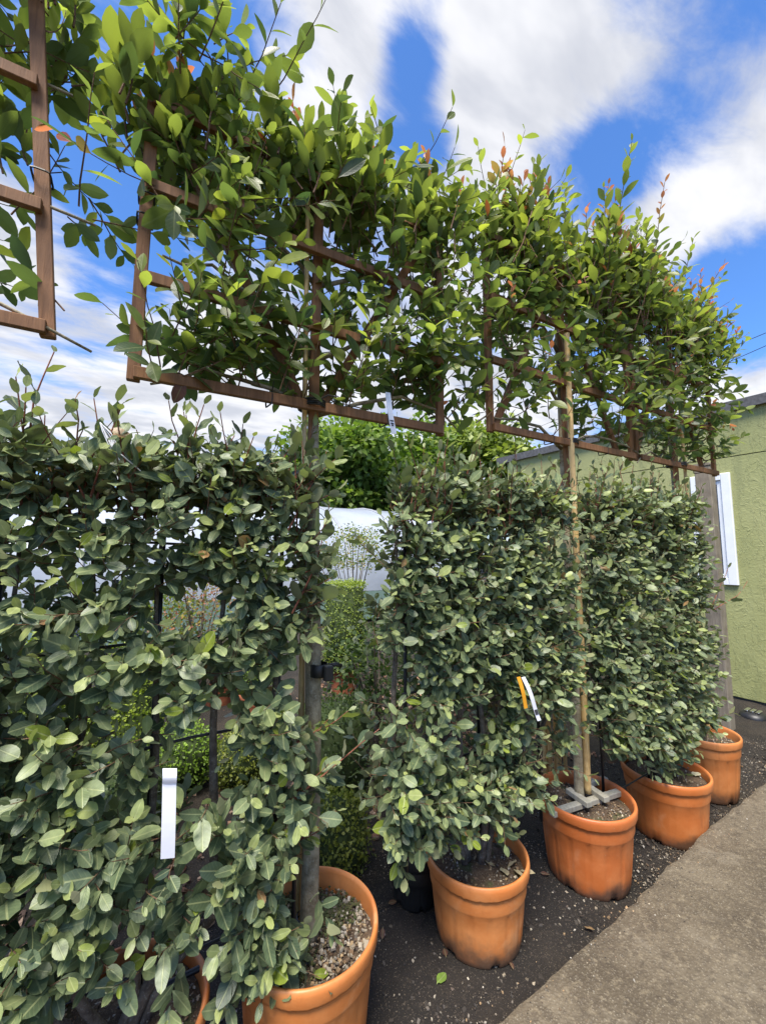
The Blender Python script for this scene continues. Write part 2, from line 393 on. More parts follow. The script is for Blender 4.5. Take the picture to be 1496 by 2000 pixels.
def chips(name, parent, pts, size, pal, seed, label=None, category=None):
    r = np.random.default_rng(seed); n = len(pts)
    cube = np.array([(x, y, z) for x in (-1, 1) for y in (-1, 1) for z in (-1, 1)], float)
    cube = cube*np.array([1, .75, .5])*.58
    f0 = np.array([(0, 1, 3, 2), (4, 6, 7, 5), (0, 4, 5, 1), (2, 3, 7, 6), (0, 2, 6, 4), (1, 5, 7, 3)])
    V = cube[None]*(1+r.uniform(-.4, .4, (n, 8, 3)))*(size*np.minimum(r.lognormal(0, .45, n), 1.9))[:, None, None]
    a = r.uniform(0, 6.28, n); c, s = np.cos(a), np.sin(a)
    x = V[..., 0]*c[:, None]-V[..., 1]*s[:, None]; y = V[..., 0]*s[:, None]+V[..., 1]*c[:, None]
    tl = r.normal(0, .35, (n, 2)); z = V[..., 2]+x*tl[:, :1]+y*tl[:, 1:]
    V = np.stack([x, y, z], -1)+np.asarray(pts)[:, None]
    pal = np.array(pal); cc = pal[r.integers(0, len(pal), n)]*r.uniform(.42, 1.0, (n, 1))
    b = MB(); b.v = [V.reshape(-1, 3)]; b.f = (f0[None]+8*np.arange(n)[:, None, None]).reshape(-1, 4).tolist()
    return b.build(name, M_CHIP, parent, colors=np.repeat(cc, 8, 0), kind='stuff', label=label, category=category)
STONE = [(.30, .26, .20), (.40, .36, .30), (.18, .15, .12), (.46, .40, .30), (.24, .16, .10), (.33, .22, .12), (.12, .09, .07)]
DARKST = [(.05, .042, .036), (.09, .075, .06), (.13, .11, .09), (.20, .16, .11), (.30, .25, .18)]
N = 30000; px_ = rng.uniform(.2, 5.0, N); py_ = rng.uniform(PATH_Y+.01, 2.0, N)
keep = fbm(np.stack([px_*4, py_*4, px_*0], -1), 12)+rng.normal(0, .25, N) > -.1
pts = np.stack([px_, py_, soilz(px_)+.003+0*px_], -1)[keep]
chips('gravel', None, pts, .0030, DARKST+DARKST+STONE, 21, 'loose grit and bark chips scattered over the dark soil below the pots', 'gravel')
N = 1500; px_ = rng.uniform(.9, 4.6, N); py_ = PATH_Y+.02+np.abs(rng.normal(0, .3, N))
pts = np.stack([px_, py_, soilz(px_)+.005], -1)
chips('gravel', None, pts, .0050, STONE+DARKST+DARKST, 22, 'pale pebbles and wood flakes lying between the orange pots and path', 'gravel')
N = 900; px_ = rng.uniform(1.0, 5.2, N); py_ = PATH_Y-.005-np.abs(rng.normal(0, .09, N))
chips('gravel', None, np.stack([px_, py_, 0*px_+PATH_Z+.001], -1), .0026, DARKST+STONE, 24, 'crumbs of soil and grit spilled onto the concrete path edge', 'gravel')
N = 2600; px_ = rng.uniform(.3, 5.0, N); py_ = rng.uniform(PATH_Y+.01, 1.95, N); kk = fbm(np.stack([px_*3, py_*3, px_*0], -1), 15)+rng.normal(0, .2, N) > .05
chips('soil_clods', None, np.stack([px_, py_, soilz(px_)+.002], -1)[kk], .0085, [(.035, .027, .02), (.055, .043, .032), (.025, .019, .014)], 25, 'dark crumbly clods of soil around the pot bases', 'soil')
N = 5000; px_ = rng.uniform(-1.5, 3.5, N); py_ = rng.uniform(2.0, 5.2, N)
chips('bark_mulch', None, np.stack([px_, py_, .012+soilz(px_)*np.clip((6-py_)/4, 0, 1)], -1), .016, [(.20, .10, .06), (.30, .17, .10), (.38, .26, .18), (.12, .07, .05)], 23, 'reddish bark mulch covering the ground behind the leafy screens', 'mulch')

# ------------------------------------------------------------------ green building
XW = 6.0
bld = thing('building', 'olive green rendered shed wall with grey felt roof edge and white window', 'building', (XW+2.5, 1.5, 0))
def wallbox(name, mat, x0, x1, y0, y1, z0, z1, parent=bld, bev=0, **k):
    b = MB(); b.box(((x0+x1)/2, (y0+y1)/2, (z0+z1)/2), (x1-x0, y1-y0, z1-z0), None, bev); return b.build(name, mat, parent, **k)
wallbox('plinth', M_PLINTH, XW+.03, XW+5, -5, 5.0, -.3, .06)
WY0, WY1, WZ0, WZ1 = 1.765, 2.12, 1.30, 2.57
wallbox('wall_panel', M_WALL, XW, XW+.12, -5, WY0+.02, .03, 2.772)
wallbox('wall_panel', M_WALL, XW, XW+.12, WY1-.02, 5.0, .03, 2.772)
wallbox('wall_panel', M_WALL, XW, XW+.12, WY0+.02, WY1-.02, .03, WZ0+.02)
wallbox('wall_panel', M_WALL, XW, XW+.12, WY0+.02, WY1-.02, WZ1-.02, 2.772)
wallbox('wall_panel', M_WALL, XW+.012, XW+.12, -5, 5.0, 2.786, 3.36)
wallbox('joint_strip', M_BLACK, XW+.03, XW+.1, -5, 5.0, 2.76, 2.80)
wallbox('end_wall', M_WALL, XW+.13, XW+5, 4.8, 4.99, .03, 3.35)
rf = wallbox('roof', M_FELT, XW-.03, XW+5.2, -5.2, 5.2, 3.352, 3.43)
wallbox('drip_edge', M_FELT, XW-.05, XW-.031, -5.2, 5.2, 3.31, 3.425, rf)
win = wallbox('window', M_GLASS, XW+.06, XW+.08, WY0+.05, WY1-.05, WZ0+.05, WZ1-.05)
for (a0, a1, c0, c1) in ((WY0-.02, WY0+.07, WZ0-.02, WZ1+.02), (WY1-.07, WY1+.02, WZ0-.02, WZ1+.02), (WY0+.071, WY1-.071, WZ0-.02, WZ0+.06), (WY0+.071, WY1-.071, WZ1-.06, WZ1+.02)):
    wallbox('frame', M_WHITE, XW-.035, XW+.10, a0, a1, c0, c1, win, .006)
for (a0, a1, c0, c1) in ((WY0+.072, WY0+.115, WZ0+.062, WZ1-.062), (WY1-.115, WY1-.072, WZ0+.062, WZ1-.062), (WY0+.116, WY1-.116, WZ0+.062, WZ0+.105), (WY0+.116, WY1-.116, WZ1-.105, WZ1-.062)):
    wallbox('sash', M_WHITE, XW-.012, XW+.09, a0, a1, c0, c1, win, .005)
# gate post
pb = np.array([4.94, 1.64, 0.0])
post = thing('gate_post', 'tall square weathered timber post standing before the green shed wall', 'post', (pb[0], pb[1], -.02))
b = MB(); b.box((pb[0], pb[1], 1.24), (.13, .13, 2.56), None, .006); b.build('shaft', M_POSTW, post)
b = MB(); b.box((pb[0], pb[1], 2.53), (.145, .145, .025), None, .004); b.build('cap', M_POSTW, post)
# floor light by the wall
fl = atz(1470, 1392, .04)
t = thing('ground_light', 'small steel and black ground light beside the shed plinth', 'light', (fl[0], fl[1], 0.03))
b = MB(); b.lathe([(0, .05), (.055, .05), (.10, .035), (.115, .0), (.115, -.04)], 24, (fl[0], fl[1], 0.0)); b.build('housing', M_BLACK, t, True)
b = MB()
for k in range(3): b.box((fl[0]+.005, fl[1]-.045+.045*k, .058), (.11, .032, .014), None, .004)
b.build('steel_plate', M_STEEL, t)

# ------------------------------------------------------------------ plant pots
def make_pot(cx, cy, rimz, D, sz, label, color=(1, 1, 1), soildepth=.055, soilcol=M_PSOIL, name='plant_pot', mat=None, flutes=16, group=None, seed=0):
    Hh = rimz-sz; R = D/2; rb = R*.80
    t = thing(name, label, 'plant pot', (cx, cy, sz), group)
    nseg = flutes*8; r = np.random.default_rng(seed); ph = r.uniform(0, 1)
    k1 = Hh-.052; k2 = Hh-.115
    def rad(z): return rb+(R*.955-rb)*(z/Hh)**.8
    prof = [(rb*.86, .012), (rb*.97, .002), (rb, .012), (rad(.03), .03), (rad(k2*.33), k2*.33), (rad(k2*.66), k2*.66), (rad(k2-.012), k2-.012), (rad(k2)+.004, k2), (rad(k2)+.0055, k2+.006),
            (rad(k1)+.003, k1-.010), (rad(k1)+.002, k1), (R*.99, k1+.0005), (R*1.0, k1+.008), (R*1.012, Hh-.018), (R*1.005, Hh-.006), (R*.985, Hh), (R*.955, Hh-.002), (R*.935, Hh-.014), (R*.925, Hh-.05), (R*.90, Hh-.12)]
    lip = r.normal(0, 1, nseg)*.0006
    def rf(k, rr, z, th):
        if 3 <= k <= 6:
            s = ((th/(2*math.pi)*flutes+ph) % 1.0); g = min(s, 1-s)
            d_ = math.exp(-(g/.05)**2)*.005; rr -= d_
        if k in (11, 12): z += lip[int(th/(2*math.pi)*nseg) % nseg]*2.2+.0018*math.sin(5*th+ph*9)
        if k in (1, 2) and (th % (math.pi/3)) < .22: z += .014
        w = 1+.006*math.sin(2*th+ph*7)
        return rr*w, z
    b = MB(); b.lathe(prof, nseg, (cx, cy, sz), rf); sh = b.build('pot_shell', mat or M_POT, t, True, loc=(cx, cy, sz)); sh.color = (*color, 1)
    zs = rimz-soildepth; rs = R*.935-.003
    pv = []; pf = []; nr, na = 9, 40
    for i in range(nr+1):
        for j in range(na):
            rr = rs*i/nr; a = 2*math.pi*j/na; pv.append((cx+rr*math.cos(a), cy+rr*math.sin(a), zs))
    pv = np.array(pv); pv[:, 2] += fbm(pv*14, seed+5)*.012+.018*(1-(np.hypot(pv[:, 0]-cx, pv[:, 1]-cy)/rs)**2)
    pf = [(i*na+j, (i+1)*na+j, (i+1)*na+(j+1) % na, i*na+(j+1) % na) for i in range(nr) for j in range(na)]
    b = MB(); b.add(pv, pf); b.build('soil', soilcol, t, True)
    return t, zs, rs
POTS = {}
for key, (cx, cy, rz, D, lab, col) in {
  'A': (.07, 1.41, .42, .46, 'orange pot half hidden under the largest leafy screen holding thick bent stems', (.98, .93, .9)),
  'Z': (-.75, 1.46, .43, .45, 'orange pot under the tree whose frame end hangs over the largest screen', (1, 1, 1)),
  'B': (.614, 1.396, .43, .464, 'orange pot with pebbles and moss around the bare grey tree trunk', (1.05, 1.12, 1.12)),
  'C': (1.376, 1.372, .38, .426, 'clean orange pot under the middle leafy screen with leaves spilling over its rim', (1.04, 1.05, 1.0)),
  'D': (2.11, 1.323, .41, .464, 'muddy orange pot holding silvered wooden battens around a cane', (.92, .80, .78)),
  'E': (2.91, 1.29, .34, .466, 'low wide orange pot with bare brown soil under the leafy screen by the post', (.98, .90, .82)),
  'F': (3.60, 1.325, .385, .424, 'orange pot with mud splashed base closest to the timber post', (1.0, 1.02, 1.0))}.items():
    sz = ground_at(cx, cy)
    t, zs, rs = make_pot(cx, cy, rz, D, sz, lab, col, .05 if key in 'AE' else .065, seed=ord(key))
    POTS[key] = (cx, cy, zs, rs, t)
    n = {'B': 1700, 'C': 500, 'D': 700, 'F': 500, 'E': 120, 'A': 500, 'Z': 200}[key]
    rr = rs*np.sqrt(rng.uniform(0, .97, n)); aa = rng.uniform(0, 6.28, n)
    pts = np.stack([cx+rr*np.cos(aa), cy+rr*np.sin(aa), zs+.006+.018*(1-(rr/rs)**2)], -1)
    if key == 'B':
        k = (pts[:, 0]-cx)*.5+(cy-pts[:, 1])+rng.normal(0, .07, n) > -.03; k |= rng.random(n) < .3; pts = pts[k]
    chips('pebbles', t, pts, .0050 if key == 'B' else .0042, STONE+[(.52, .43, .30), (.45, .34, .20), (.40, .28, .15), (.25, .15, .08)], 40+ord(key))
cx, cy, zs, rs, t = POTS['B']
for q_, (mx, my, ms, mn) in enumerate(((.10, .03, .05, 900), (-.12, -.09, .045, 700), (.02, .14, .04, 400))):
    mp_ = np.stack([cx+mx+rng.normal(0, ms, mn), cy+my+rng.normal(0, ms*.8, mn)], -1); rr = np.hypot(mp_[:, 0]-cx, mp_[:, 1]-cy); mp_ = mp_[rr < rs*.97]; rr = rr[rr < rs*.97]
    chips('moss', t, np.stack([mp_[:, 0], mp_[:, 1], zs+.012+.018*(1-(rr/rs)**2)], -1), .0042, [(.05, .065, .016), (.09, .105, .026), (.13, .13, .04), (.10, .08, .035)], 120+q_)
rr = rs*np.sqrt(rng.uniform(0, .9, 60)); aa = rng.uniform(-2.2, .3, 60)
chips('pebbles', t, np.stack([cx+rr*np.cos(aa), cy+rr*np.sin(aa), zs+.014+.018*(1-(rr/rs)**2)], -1), .0075, [(.42, .36, .27), (.34, .28, .20), (.48, .42, .33)], 99)
# battens bracing the cane in pot D
cx, cy, zs, rs, t = POTS['D']
zb = zs+.036
for px0, px1, w in (((1080, 1588), (1206, 1548), 0), ((1112, 1545), (1148, 1570), 1), ((1152, 1540), (1182, 1560), 1), ((1148, 1530), (1180, 1522), 0)):
    z = zb+(.024 if w else 0.0); p0, p1 = atz(*px0, z), atz(*px1, z); e = unit(p1-p0)
    b = MB(); b.bar(p0-e*.01, p1+e*.01, .025, .036, bev=.002)
    c = (p0+p1)/2
    b.build('batten', M_BRACE, None, loc=tuple(c), label=['long silvered batten lying across the soil of the muddy pot', 'short silvered batten on the long batten, left of the cane foot', 'short silvered batten on the long batten, right of the cane foot', 'short silvered batten behind the cane foot against the pot rim'][[(1080, 1588), (1112, 1545), (1152, 1540), (1148, 1530)].index(px0)], category='batten', group='battens bracing the cane')
# black nursery pot
bx, by = [float(x) for x in atz(812, 1752, .05)[:2]]
make_pot(bx, by, .29, .25, ground_at(bx, by), 'small black nursery pot standing behind the clean orange pot', soilcol=M_SOIL, mat=M_BLKPOT, seed=3)

# ------------------------------------------------------------------ leaves
def leaf_template(kind, seed):
    r = np.random.default_rng(seed)
    if kind == 'hedge': W, vs_, wave, fold, curl = (.25+r.uniform(-.05, .05)), [0, .08, .2, .36, .54, .72, .9, 1], .050, .12, r.uniform(-.18, .18)
    elif kind == 'tree': W, vs_, wave, fold, curl = .225+r.uniform(-.03, .03), [0, .10, .27, .5, .72, .90, 1], .006, .20, r.uniform(-.02, .20)
    elif kind == 'box': W, vs_, wave, fold, curl = .33, [0, .5, 1], 0, .1, .1
    else: W, vs_, wave, fold, curl = .40, [0, .45, 1], .05, .1, .15
    v = []; uvs = []
    for t in vs_:
        s = max(0, (t-.07)/.93)
        if kind == 'hedge': w = W*(math.sin(math.pi*s**.95)**.58 if 0 < s < 1 else 0)
        elif kind == 'tree': w = W*(math.sin(math.pi*s**1.05)**.74 if 0 < s < 1 else 0)
        else: w = W*math.sin(math.pi*s**.9) if 0 < s < 1 else 0
        if len(vs_) > 4:
            if t == vs_[1]: w = .015+w*.8
            if t == 0: w = .012
            if t == 1: w = .006
        bend = -curl*t*t; cup = fold*w
        jl, jr = r.uniform(-1, 1, 2)*wave
        wl, wr = w*(1+r.uniform(-.09, .09)*(wave > .01)), w*(1+r.uniform(-.09, .09)*(wave > .01))
        v += [(t, wl, bend+cup+jl), (t, 0, bend), (t, -wr, bend+cup+jr)]
        uvs += [(.5+wl/(2*W)*.9, t), (.5, t), (.5-wr/(2*W)*.9, t)]
    n = len(vs_); f = [(i*3+k, (i+1)*3+k, (i+1)*3+k+1, i*3+k+1)[::-1] for i in range(n-1) for k in (0, 1)]
    return np.array(v), np.array(f), np.array(uvs)
TPL = {k: [leaf_template(k, 100+i) for i in range(n)] for k, n in (('hedge', 12), ('tree', 12), ('box', 3), ('far', 4))}
LEAFMESH = {}
def leaf_mesh(kind, i, mat):
    if (kind, i) not in LEAFMESH:
        v, f, u = TPL[kind][i]; me = bpy.data.meshes.new('leaf'); me.from_pydata(v.tolist(), [], f.tolist())
        me.polygons.foreach_set('use_smooth', np.ones(len(f), bool)); setcol(me, np.ones(3))
        uvl = me.uv_layers.new(); uvl.data.foreach_set('uv', u[f.ravel()].astype(np.float32).ravel()); me.materials.append(mat); me.update()
        LEAFMESH[kind, i] = me
    return LEAFMESH[kind, i]
class Leaves:
    def __init__(s, kind): s.kind = kind; s.P = []; s.D = []; s.N = []; s.S = []; s.C = []
    def add(s, p, d, n, sc, c): s.P.append(p); s.D.append(d); s.N.append(n); s.S.append(sc); s.C.append(c)
    def finish(s, parent, mat, npick=300, name='foliage', pick=True):
        P = np.array(s.P); D = np.array(s.D); N = np.array(s.N); S = np.array(s.S); C = np.array(s.C)
        D /= np.linalg.norm(D, axis=1)[:, None]+1e-9
        N = N-D*(N*D).sum(1)[:, None]; N /= np.linalg.norm(N, axis=1)[:, None]+1e-9
        Yv = np.cross(N, D); n = len(P); var = rng.integers(0, len(TPL[s.kind]), n)
        sel = np.zeros(n, bool)
        if pick:      # the leaves that show largest become parts of their own
            ctr = P+D*(S*.5)[:, None]; q = project(ctr); vis = []
            face = np.abs(((ctr-CAM)*N).sum(1))/np.linalg.norm(ctr-CAM, axis=1)
            size = S/q[:, 2]*np.sqrt(face+.05)
            taken = set(); cell = 13.
            ins = (q[:, 0] > 0) & (q[:, 0] < 1496) & (q[:, 1] > 0) & (q[:, 1] < 2000) & (q[:, 2] > .1)
            for i in np.argsort(q[:, 2]):
                if not ins[i]: continue
                k = (int(q[i, 0]/cell), int(q[i, 1]/cell))
                if k in taken: continue
                vis.append(i); rr = int(S[i]/q[i, 2]*FPX*.17/cell)
                for a in range(-rr, rr+1):
                    for b_ in range(-rr, rr+1): taken.add((k[0]+a, k[1]+b_))
            vis = np.array(vis); vis = vis[np.argsort(-size[vis])][:npick]; sel[vis] = True
            base = np.array(parent['_base'])
            for i in vis:
                o = bpy.data.objects.new('leaf', leaf_mesh(s.kind, int(var[i]), mat)); COL.objects.link(o); o.parent = parent
                A = np.eye(4); A[:3, 0] = D[i]*S[i]; A[:3, 1] = Yv[i]*S[i]; A[:3, 2] = N[i]*S[i]; A[:3, 3] = P[i]-base
                o.matrix_basis = Matrix(A.tolist()); o.color = (*[float(x) for x in C[i]], 1)
        VV, FF, UU, CC = [], [], [], []; off = 0
        for k, (v, f, u) in enumerate(TPL[s.kind]):
            idx = np.where((var == k) & ~sel)[0]
            if not len(idx): continue
            a = P[idx][:, None]+(v[None, :, :1]*D[idx][:, None]+v[None, :, 1:2]*Yv[idx][:, None]+v[None, :, 2:]*N[idx][:, None])*S[idx][:, None, None]
            m = len(v); VV.append(a.reshape(-1, 3)); FF.append((f[None]+m*np.arange(len(idx))[:, None, None]+off).reshape(-1, f.shape[1]))
            UU.append(np.tile(u[f.ravel()], (len(idx), 1))); CC.append(np.repeat(C[idx], m, 0)); off += m*len(idx)
        V = np.concatenate(VV)-np.array(parent['_base']); Fq = np.concatenate(FF)
        me = bpy.data.meshes.new(name); me.vertices.add(len(V)); me.vertices.foreach_set('co', V.ravel())
        me.loops.add(Fq.size); me.loops.foreach_set('vertex_index', Fq.ravel().astype(np.int32))
        me.polygons.add(len(Fq)); me.polygons.foreach_set('loop_start', np.arange(len(Fq), dtype=np.int32)*4)
        me.polygons.foreach_set('loop_total', np.full(len(Fq), 4, np.int32)); me.polygons.foreach_set('use_smooth', np.ones(len(Fq), bool))
        setcol(me, np.concatenate(CC)); uvl = me.uv_layers.new(); uvl.data.foreach_set('uv', np.concatenate(UU).astype(np.float32).ravel())
        me.materials.append(mat); me.update(calc_edges=True); me.validate()
        return link(name, me, parent, kind='stuff')

def lerp(a, b, t): return np.asarray(a)*(1-t)+np.asarray(b)*t
UP = np.array([0, 0, 1.])
def shoot(L, tw, p, d, length, nl, lsize, colfn, r0=.0022, rise=.3, droop=.15, spread=(45, 75), lo=.12, redp=0.0):
    """a curved twig with leaves set spirally along it"""
    d = unit(d); k = 5; pts = [np.asarray(p, float)]; dd = d.copy()
    for i in range(k):
        dd = unit(dd+UP*rise/k+rng.normal(0, .07, 3)); pts.append(pts[-1]+dd*length/k)
    pts = np.array(pts); tw.tube(pts, np.linspace(r0, r0*.45, k+1), 4, False)
    red = rng.random() < redp; ph = rng.uniform(0, 6.28); fr = np.linspace(lo, 1, nl)
    for i, t in enumerate(fr):
        s = t*k; j = min(int(s), k-1); q = pts[j]+(pts[j+1]-pts[j])*(s-j); ax = unit(pts[j+1]-pts[j])
        a = ph+i*2.4; u = np.cross(ax, UP if abs(ax[2]) < .95 else (1., 0, 0)); u = unit(u); w = np.cross(ax, u)
        rad = math.cos(a)*u+math.sin(a)*w
        th = math.radians(rng.uniform(*spread)*(1-.45*t*t))
        ld = ax*math.cos(th)+rad*math.sin(th)-UP*droop*rng.uniform(.2, 1.6)
        nn = ax*math.sin(th)-rad*math.cos(th)+UP*rng.uniform(.2, .9)+rng.normal(0, .22, 3)
        sz = lsize*np.clip(rng.lognormal(-.06, .24), .5, 1.4)*(1-.35*max(0, t-.75)/.25); c = colfn(t, q)
        if red and t > .66: c = lerp(c, (.46, .125, .105), min(1, (t-.66)/.2)*rng.uniform(.75, 1)); sz *= .78
        L.add(q, ld, nn, sz, c)

# ------------------------------------------------------------------ leafy screens (elaeagnus-like) in pots
def hedge_col(tone):
    def fn(t, q):
        r = rng.random(); k = rng.normal(0, .13)
        if r < .005: return np.array([.30, .17, .07])
        if r < .03: return np.array([.20, .26, .03])
        c = lerp((.060, .100, .055), (.180, .225, .104), np.clip(.45+k*2+tone, 0, 1))
        if t > .78: c = lerp(c, (.31, .36, .12), rng.uniform(.3, 1.0)*(.95 if rng.random() < .65 else .2))
        return c*(1+k*.6)
    return fn
def make_hedge(key, label, x0, x1, ztop, zbot, nshoot, lsize, tone, hole, seed, nstem=7, front=.12, topn=90, spots=(), trim=0.0, slot=None):
    cx, cy, zs, rs, _ = POTS[key]
    t = thing('hedge_plant', label, 'hedge', (cx, cy, zs), 'leafy screens trained in pots')
    L = Leaves('hedge'); tw = MB(); red = MB(); col = hedge_col(tone)
    sx = np.linspace(x0+.06, x1-.06, nstem)
    for i, x in enumerate(sx):      # main stems fan out of the pot and then climb
        b = MB(); zt = ztop-rng.uniform(.05, .25); zk = zbot+rng.uniform(.15, .5)*(abs(x-cx)/.6+.3)
        P0 = np.array([cx+(x-cx)*.10, cy+rng.uniform(-.03, .03), zs-.02]); pts = []
        for s in np.linspace(0, 1, 14):
            z = zs-.02+(zt-zs)*s; f = np.clip((z-zs)/(zk-zs), 0, 1); f = f*f*(3-2*f)
            pts.append((lerp(P0[0], x, f)+.012*math.sin(9*s+i*2), lerp(P0[1], rowY(x), f)+.014*math.sin(7*s+i), z))
        b.tube(pts, np.linspace(.0155, .0045, 14)*rng.uniform(.8, 1.2), 8); b.build('stem', M_STEM, t, True)
    base = np.array([[rng.uniform(x0, x1), 0, rng.uniform(zbot, ztop)] for _ in range(nshoot*3)])
    dens = fbm(np.stack([base[:, 0]*5, base[:, 2]*5, base[:, 0]*0+seed], -1), seed)
    edge = np.minimum(base[:, 0]-x0, x1-base[:, 0])
    base = base[dens+rng.normal(0, .1, len(base)) > hole][:nshoot]
    for x, _, z in base:
        if x > x1-trim*np.clip((1.0-z)/.4, 0, 1): continue
        if key == 'A' and -.2 < x < .38 and z < .56: continue
        if slot and slot[0] < x and any(a < z < c_ for a, c_ in slot[1]): continue
        if any((x-a)**2+(z-c_)**2 < rr_*rr_ for a, c_, rr_ in spots): continue
        back = rng.random() < .30; n = -ROWN if back else ROWN
        low = np.clip((z-zbot)/.5, 0, 1)
        w = ROWD*rng.normal(0, .55)+n*rng.uniform(.25, 1.15)+UP*rng.uniform(-.15, .75)
        p = np.array([x, rowY(x), z])+n*rng.uniform(.0, front*.8)
        ln = rng.uniform(.08, .17)*(1.0 if not back else .8)
        shoot(L, tw, p, w, ln, rng.integers(5, 9), lsize, col, .002, rng.uniform(.0, .6), .25, (45, 80))
    for x in np.linspace(x0+.02, x1-.02, topn):      # soft tips along the top
        x = x+rng.normal(0, .03); y = rowY(x)+rng.uniform(-front, front*.8)
        ln = rng.uniform(.08, .20) if rng.random() < .72 else rng.uniform(.20, .36)
        shoot(L, red, (x, y, ztop-rng.uniform(.10, .22)), UP+ROWD*rng.normal(0, .25)+ROWN*rng.normal(.1, .3), ln, rng.integers(6, 10), lsize*1.02, col, .0032, .4, .1, (40, 70))
    tw.build('twigs', M_TWIG, t, kind='stuff'); red.build('young_shoots', M_RED, t, kind='stuff')
    return t, L, tw, col
def arch_shoot(t, L, p, d, ln, nl, lsize, col):
    b = MB(); shoot(L, b, p, d, ln, nl, lsize, col, .0035, .25, .15, (45, 70)); b.build('long_shoot', M_RED, t)
SPOTS = ((420, 1430, .085), (350, 1490, .085), (470, 1510, .07), (140, 1135, .055), (285, 1100, .04), (190, 985, .04), (330, 1065, .04), (100, 1290, .07), (265, 1375, .075), (430, 1590, .06), (220, 1600, .05), (390, 1690, .06), (330, 1580, .08), (600, 1300, .05), (500, 1340, .06), (560, 1620, .04), (60, 1420, .03), (30, 1010, .04), (590, 1010, .04), (440, 1800, .09), (330, 1920, .08), (380, 1970, .08), (260, 1800, .06))  # where one looks through between the stems
h1, L1, _, c1 = make_hedge('A', 'largest leafy silver green screen with white blank strip label on its stems', -.80, .53, 1.93, .36, 2050, .057, .05, -.60, 21, 8, .12, 185, [(*atrow(a_, b_, -.06)[[0, 2]], r_) for a_, b_, r_ in SPOTS], slot=(.47, ((.42, .64), (1.16, 1.28))))
for x, z, n in ((.46, .62, 7), (.42, .54, 6), (.50, .9, 6), (-.3, .5, 9), (-.45, .6, 9)):
    for _ in range(n):
        shoot(L1, MB(), np.array([x+rng.normal(0, .06), rowY(x)-.04+rng.normal(0, .04), z+rng.normal(0, .08)]), ROWN+ROWD*rng.normal(.1, .5)+UP*rng.uniform(-.7, .3), .14, 8, .060, c1)
arch_shoot(h1, L1, (.47, 1.27, .88), ROWD*.9+UP*.5+ROWN*.15, .36, 12, .066, c1)
arch_shoot(h1, L1, (.46, 1.26, 1.72), ROWD*.5+UP*1, .34, 11, .062, c1)
arch_shoot(h1, L1, (.48, 1.26, 1.46), ROWD*.5+UP*1, .38, 12, .062, c1)
rt = MB()
for z_ in list(rng.uniform(.72, 1.10, 10))+list(rng.uniform(1.32, 1.90, 18)):
    shoot(L1, rt, np.array([.47+rng.uniform(0, .05), rowY(.5)-rng.uniform(.02, .12), z_]), ROWD*rng.uniform(.5, 1)+ROWN*rng.uniform(.1, .8)+UP*rng.uniform(.1, .7), rng.uniform(.12, .22), 8, .064, c1, .0026)
rt.build('side_shoots', M_RED, h1, kind='stuff')
L1.finish(h1, M_HLEAF)
h2, L2, _, c2 = make_hedge('C', 'middle leafy screen over the clean orange pot, with orange and white tag', .89, 1.91, 1.95, .56, 1500, .052, 0.02, -.55, 12, 7, .12, 140, trim=.12)
for _ in range(26):
    a = rng.uniform(0, 6.28); shoot(L2, MB(), np.array([1.375+.05*math.cos(a), 1.36+.05*math.sin(a), .42+rng.uniform(0, .28)]), (math.cos(a), math.sin(a), rng.uniform(-.5, .5)), .12, 7, .052, c2)
for _ in range(22):
    x = rng.uniform(.90, 1.14); shoot(L2, MB(), np.array([x, rowY(x)-.02, .70+rng.uniform(-.1, .1)]), ROWN*.6+ROWD*rng.normal(0, .4)-UP*.8, .15, 8, .052, c2)
L2.finish(h2, M_HLEAF)
h3, L3, _, c3 = make_hedge('E', 'dense leafy screen beside the timber post, growing from the low wide pot', 2.13, 3.30, 1.98, .54, 1500, .052, .07, -.7, 13, 7, .12, 150)
for _ in range(34):
    x = rng.uniform(2.55, 3.20); shoot(L3, MB(), np.array([x, rowY(x)+.0, .46+rng.uniform(-.06, .15)]), ROWN*.6+ROWD*rng.normal(0, .5)-UP*rng.uniform(-.2, .8), .13, 8, .050, c3)
arch_shoot(h3, L3, (3.28, 1.1, 1.28), ROWD+UP*.28+ROWN*.15, .42, 7, .05, c3)
arch_shoot(h3, L3, (3.26, 1.1, 1.30), ROWD+UP*.75, .34, 5, .05, c3)
L3.finish(h3, M_HLEAF)

# black training frames behind each screen
def make_support(x0, x1, ztop, zlow, label, npole=3):
    c = (x0+x1)/2; t = thing('training_frame', label, 'plant frame', (c, rowY(c)+.03, ground_at(c, 1.4)), 'black training frames')
    for x in np.linspace(x0, x1, npole):
        b = MB(); b.tube([(x, rowY(x)+.03, zlow), (x, rowY(x)+.03, ztop)], .0075, 8); b.build('pole', M_BLACK, t, True)
    for z in np.arange(zlow+.12, ztop, .30):
        b = MB(); xs_ = np.linspace(x0-.02, x1+.02, 9); b.tube([(x, rowY(x)+.022, z+.006*math.sin(x*9+z*5)) for x in xs_], .0045, 6); b.build('crossbar', M_BLACK, t, True)
    return t
make_support(-.62, .50, 1.85, .36, 'black pole and wire frame threaded through the largest leafy screen', 4)
make_support(1.02, 1.80, 1.80, .36, 'black pole and wire frame inside the middle leafy screen', 3)
make_support(2.30, 3.20, 1.85, .22, 'black pole and wire frame inside the leafy screen beside the timber post', 3)

